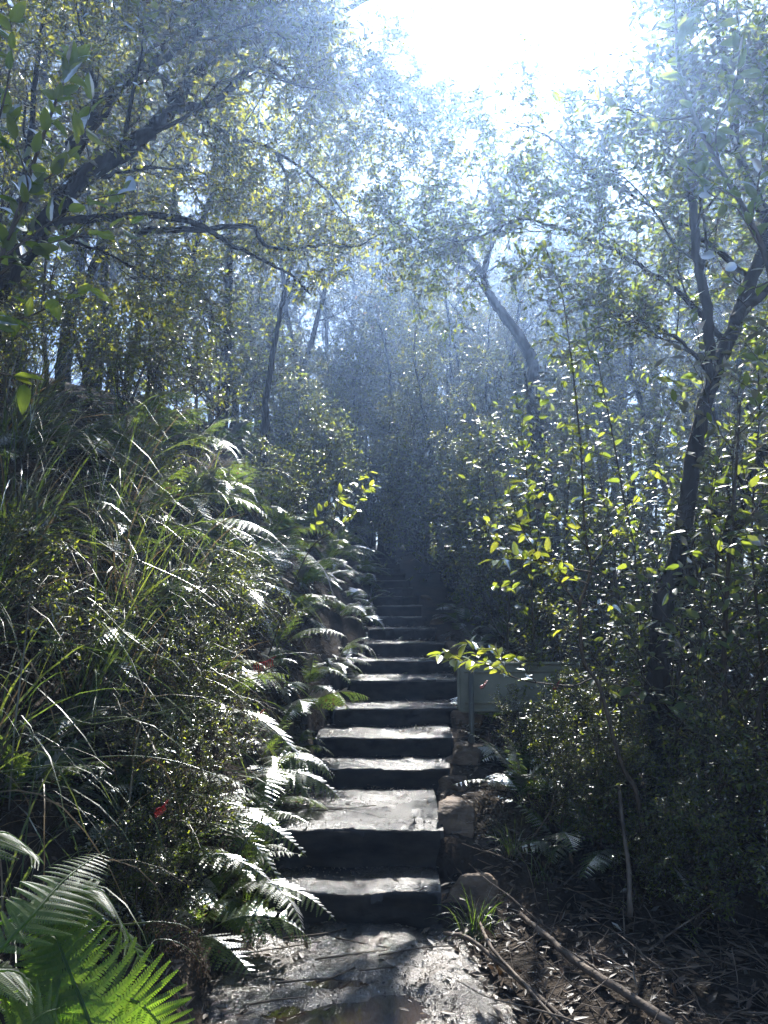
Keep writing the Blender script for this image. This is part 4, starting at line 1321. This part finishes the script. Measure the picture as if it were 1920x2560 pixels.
stick('fallen_branch', [on_ground(1110, 2332, .03), on_ground(1170, 2345, .05), on_ground(1240, 2400, .05), on_ground(1320, 2470, .05), on_ground(1440, 2575, .04)], .008, .012, 'smooth grey fallen branch slanting from the path edge into the right corner', 'fallen branches')
stick('fallen_branch', [on_ground(1300, 2285, .03), on_ground(1360, 2335, .05), on_ground(1450, 2410, .05), on_ground(1560, 2480, .04), on_ground(1680, 2560, .04)], .013, .018, 'thick fallen branch lying in leaf litter at the right', 'fallen branches')
stick('fallen_branch', [on_ground(1195, 2300, .05), on_ground(1230, 2370, .07), on_ground(1300, 2450, .06), on_ground(1400, 2560, .05)], .008, .007, 'thin pale stick lying alongside the smooth fallen branch', 'fallen branches')
stick('fallen_branch', [P(1545, 1960, 4.35), P(1560, 2080, 4.2), P(1572, 2180, 4.05), P(1575, 2290, 3.95)], .01, .013, 'upright dead stem with peeling reddish bark in the twig tangle', 'fallen branches', 'dead_wood')
rng = np.random.default_rng(404)
SP = [(800, 2335), (880, 2385), (700, 2370), (760, 2450), (690, 2500), (840, 2440), (920, 2360), (960, 2420), (640, 2440), (1050, 2370), (780, 2180), (860, 2185), (900, 2045), (820, 2030)]
SP.sort(key=lambda t: -t[1])
for k, (px, py) in enumerate(SP):
    a0 = rng.uniform(-.7, .5)
    L = rng.uniform(50, 110)
    p0 = on_ground(px - L * math.cos(a0), py - L * math.sin(a0) * .5, .022)
    p1 = on_ground(px, py, .03)
    p2 = on_ground(px + L * math.cos(a0), py + L * math.sin(a0) * .5 + rng.normal(0, 12), .022)
    for p in (p0, p1, p2):
        if p[1] >= 4.1:
            p[2] = float(np.interp(p[1], [4.1, 4.47, 4.471, 5.49], [.19, .19, .39, .39])) + .004
    stick('stick', [p0, p1, p2], rng.uniform(.003, .006), .0025, f'short dark stick on the wet path, {ORD[k + 1]} counting back from the puddle', 'sticks on the path', 'twig', sides=6)
items = []
for k in range(64):
    x, y = rng.uniform(.75, 2.2), rng.uniform(3.0, 4.9)
    z = H(x, y)
    az = rng.uniform(0, 6.28)
    el = abs(rng.normal(.1, .4))
    L = rng.uniform(.2, .62)
    d = np.array((math.cos(az) * math.cos(el), math.sin(az) * math.cos(el), math.sin(el)))
    c = curve_path(rng, (x, y, z + .01), d, L, 5, .1, (0, 0, -.02))
    c[:, 2] = np.maximum(c[:, 2], [H(p[0], p[1]) + .008 for p in c])
    items.append((x, y, c))
items.sort(key=lambda t: t[1])
items = [t for q_ in range(0, len(items), 8) for t in sorted(items[q_:q_ + 8], key=lambda t: t[0])]
for k, (x, y, c) in enumerate(items):
    r_ = k // 8
    stick('twig', c, rng.uniform(.002, .006), .0015, f'dry twig in the tangle, {ORD[k % 8 + 1]} across, {ORD[r_ + 1]} row back', 'twigs in the tangle', 'dead_wood', 'twig', 5)


def litter(name, n, region, size, label, mat, aspect=.3, seed=1):
    rng = np.random.default_rng(seed)
    pos = []
    while len(pos) < n:
        x, y = rng.uniform(region[0], region[1]), region[2] + (region[3] - region[2]) * rng.uniform(0, 1) ** 1.6
        if np.interp(y, CY, CXL) - .02 < x < np.interp(y, CY, CXR) + .05:
            continue
        pos.append((x, y, H(x, y) + rng.uniform(.003, .03)))
    pos = np.array(pos)
    d = norm(rng.normal(0, 1, (n, 3)) * np.array((1, 1, .28)))
    nr = norm(UP + rng.normal(0, .45, (n, 3)))
    ll = size * rng.uniform(.5, 1.3, n)
    o = obj(name, leaf_mesh(name, pos, d, nr, ll, ll * aspect), mat)
    return tag(o, label, 'leaf litter', None, 'stuff')


litter('leaf_litter', 9000, (.3, 4.5, 2.6, 9), .075, 'brown dead leaves strewn under the bush', M['litter'], .28, 1)
litter('bank_litter', 3500, (-3.2, -.6, 2.6, 9), .06, 'brown dead leaves caught on the left bank', M['litter'], .3, 2)
g = Geo()
rng = np.random.default_rng(77)
for _ in range(1500):
    x, y = rng.uniform(.45, 4), 2.7 + 5 * rng.uniform(0, 1) ** 1.5
    if x < np.interp(y, CY, CXR) + .15:
        continue
    az, L = rng.uniform(0, 6.28), rng.uniform(.06, .3)
    p = np.array((x, y, H(x, y) + rng.uniform(.004, .03)))
    q = p + np.array((math.cos(az) * L, math.sin(az) * L, rng.normal(.02, .06)))
    q[2] = max(q[2], H(q[0], q[1]) + .004)
    g.tube(np.array((p, (p + q) / 2 + rng.normal(0, .01, 3), q)), rng.uniform(.0012, .003), 3, cap=False)
GP = Geo()
OC = np.array([(1, 0, 0), (0, 1, 0), (-1, 0, 0), (0, -1, 0), (0, 0, 1), (0, 0, -.6)], dtype=float)
OF = np.array([(0, 1, 4), (1, 2, 4), (2, 3, 4), (3, 0, 4), (1, 0, 5), (2, 1, 5), (3, 2, 5), (0, 3, 5)])


def tread_at(x, y):
    z = 0.0
    for y0, z1 in STEPS:
        if y >= y0 + .02:
            z = z1
    return z


rg = np.random.default_rng(15)
for _ in range(9000):
    y = 2.9 + 4.2 * rg.uniform(0, 1) ** 1.5
    xl, xr = np.interp(y, CY, CXL) - .1, np.interp(y, CY, CXR)
    x = rg.uniform(xl, xr)
    if y < 4.08:
        z = path_z(x, y)
        if z < -.01 or rg.random() > .75 + .5 * fnoise(x, y, 5, 4.4):
            continue
    else:
        if min(abs(y - t[0]) for t in STEPS) < .035 or rg.random() > .6 + .8 * fnoise(x, y, 4, 2.4):
            continue
        z = tread_at(x, y) + .004
    r = rg.uniform(.0018, .0055) * (1.6 if rg.random() < .06 else 1)
    GP.add(OC * r * rg.uniform(.6, 1.3, (6, 1)) + np.array((x, y, z + r * .35)), OF)
tag(obj('gravel', GP.mesh('gravel'), M['mud']), 'wet grit and gravel on the path and lower treads', 'gravel', None, 'stuff')
pos = []
while len(pos) < 420:
    y = rg.uniform(3.0, 10)
    x = rg.uniform(np.interp(y, CY, CXL) - .1, np.interp(y, CY, CXR))
    e_ = min(x - np.interp(y, CY, CXL), np.interp(y, CY, CXR) - x)
    if rg.random() < math.exp(-max(0, e_) / .12) * .9 + .12:
        pos.append((x, y, (path_z(x, y) if y < 4.08 else tread_at(x, y)) + rg.uniform(.006, .018)))
pos = np.array(pos)
n_ = len(pos)
ll = rg.uniform(.02, .07, n_)
lo = obj('fallen_leaves', leaf_mesh('fallen_leaves', pos, norm(rg.normal(0, 1, (n_, 3)) * np.array((1, 1, .25))), norm(UP + rg.normal(0, .4, (n_, 3))), ll, ll * .33), M['litter'])
tag(lo, 'dead leaves lying on the path and on the treads', 'leaf litter', None, 'stuff')
tag(obj('twig_litter', g.mesh('twig_litter'), M['dead_wood']), 'fine dry twigs strewn over the ground right of the path', 'twig litter', None, 'stuff')

# ------------------------------------------------------------------ glare veil: scattering volume added to imitate lens glare
hz = bpy.data.meshes.new('glare_veil')
bm = bmesh.new()
bmesh.ops.create_cube(bm, size=1.0)
bmesh.ops.scale(bm, verts=bm.verts[:], vec=(84, 90, 30))
bmesh.ops.translate(bm, verts=bm.verts[:], vec=(0, 30, 11))
bm.to_mesh(hz)
bm.free()
hm, nt, out = new_mat('glare_veil')
pv = nt.nodes.new('ShaderNodeVolumePrincipled')
pv.inputs['Density'].default_value = VEIL_DENSITY
pv.inputs['Anisotropy'].default_value = VEIL_G
pv.inputs['Color'].default_value = (*VEIL_COLOR, 1)
nt.links.new(pv.outputs[0], out.inputs['Volume'])
ho = obj('glare_veil', hz, hm)
tag(ho, 'thin blue scattering volume added in place of lens glare', 'glare_veil', None, 'stuff')
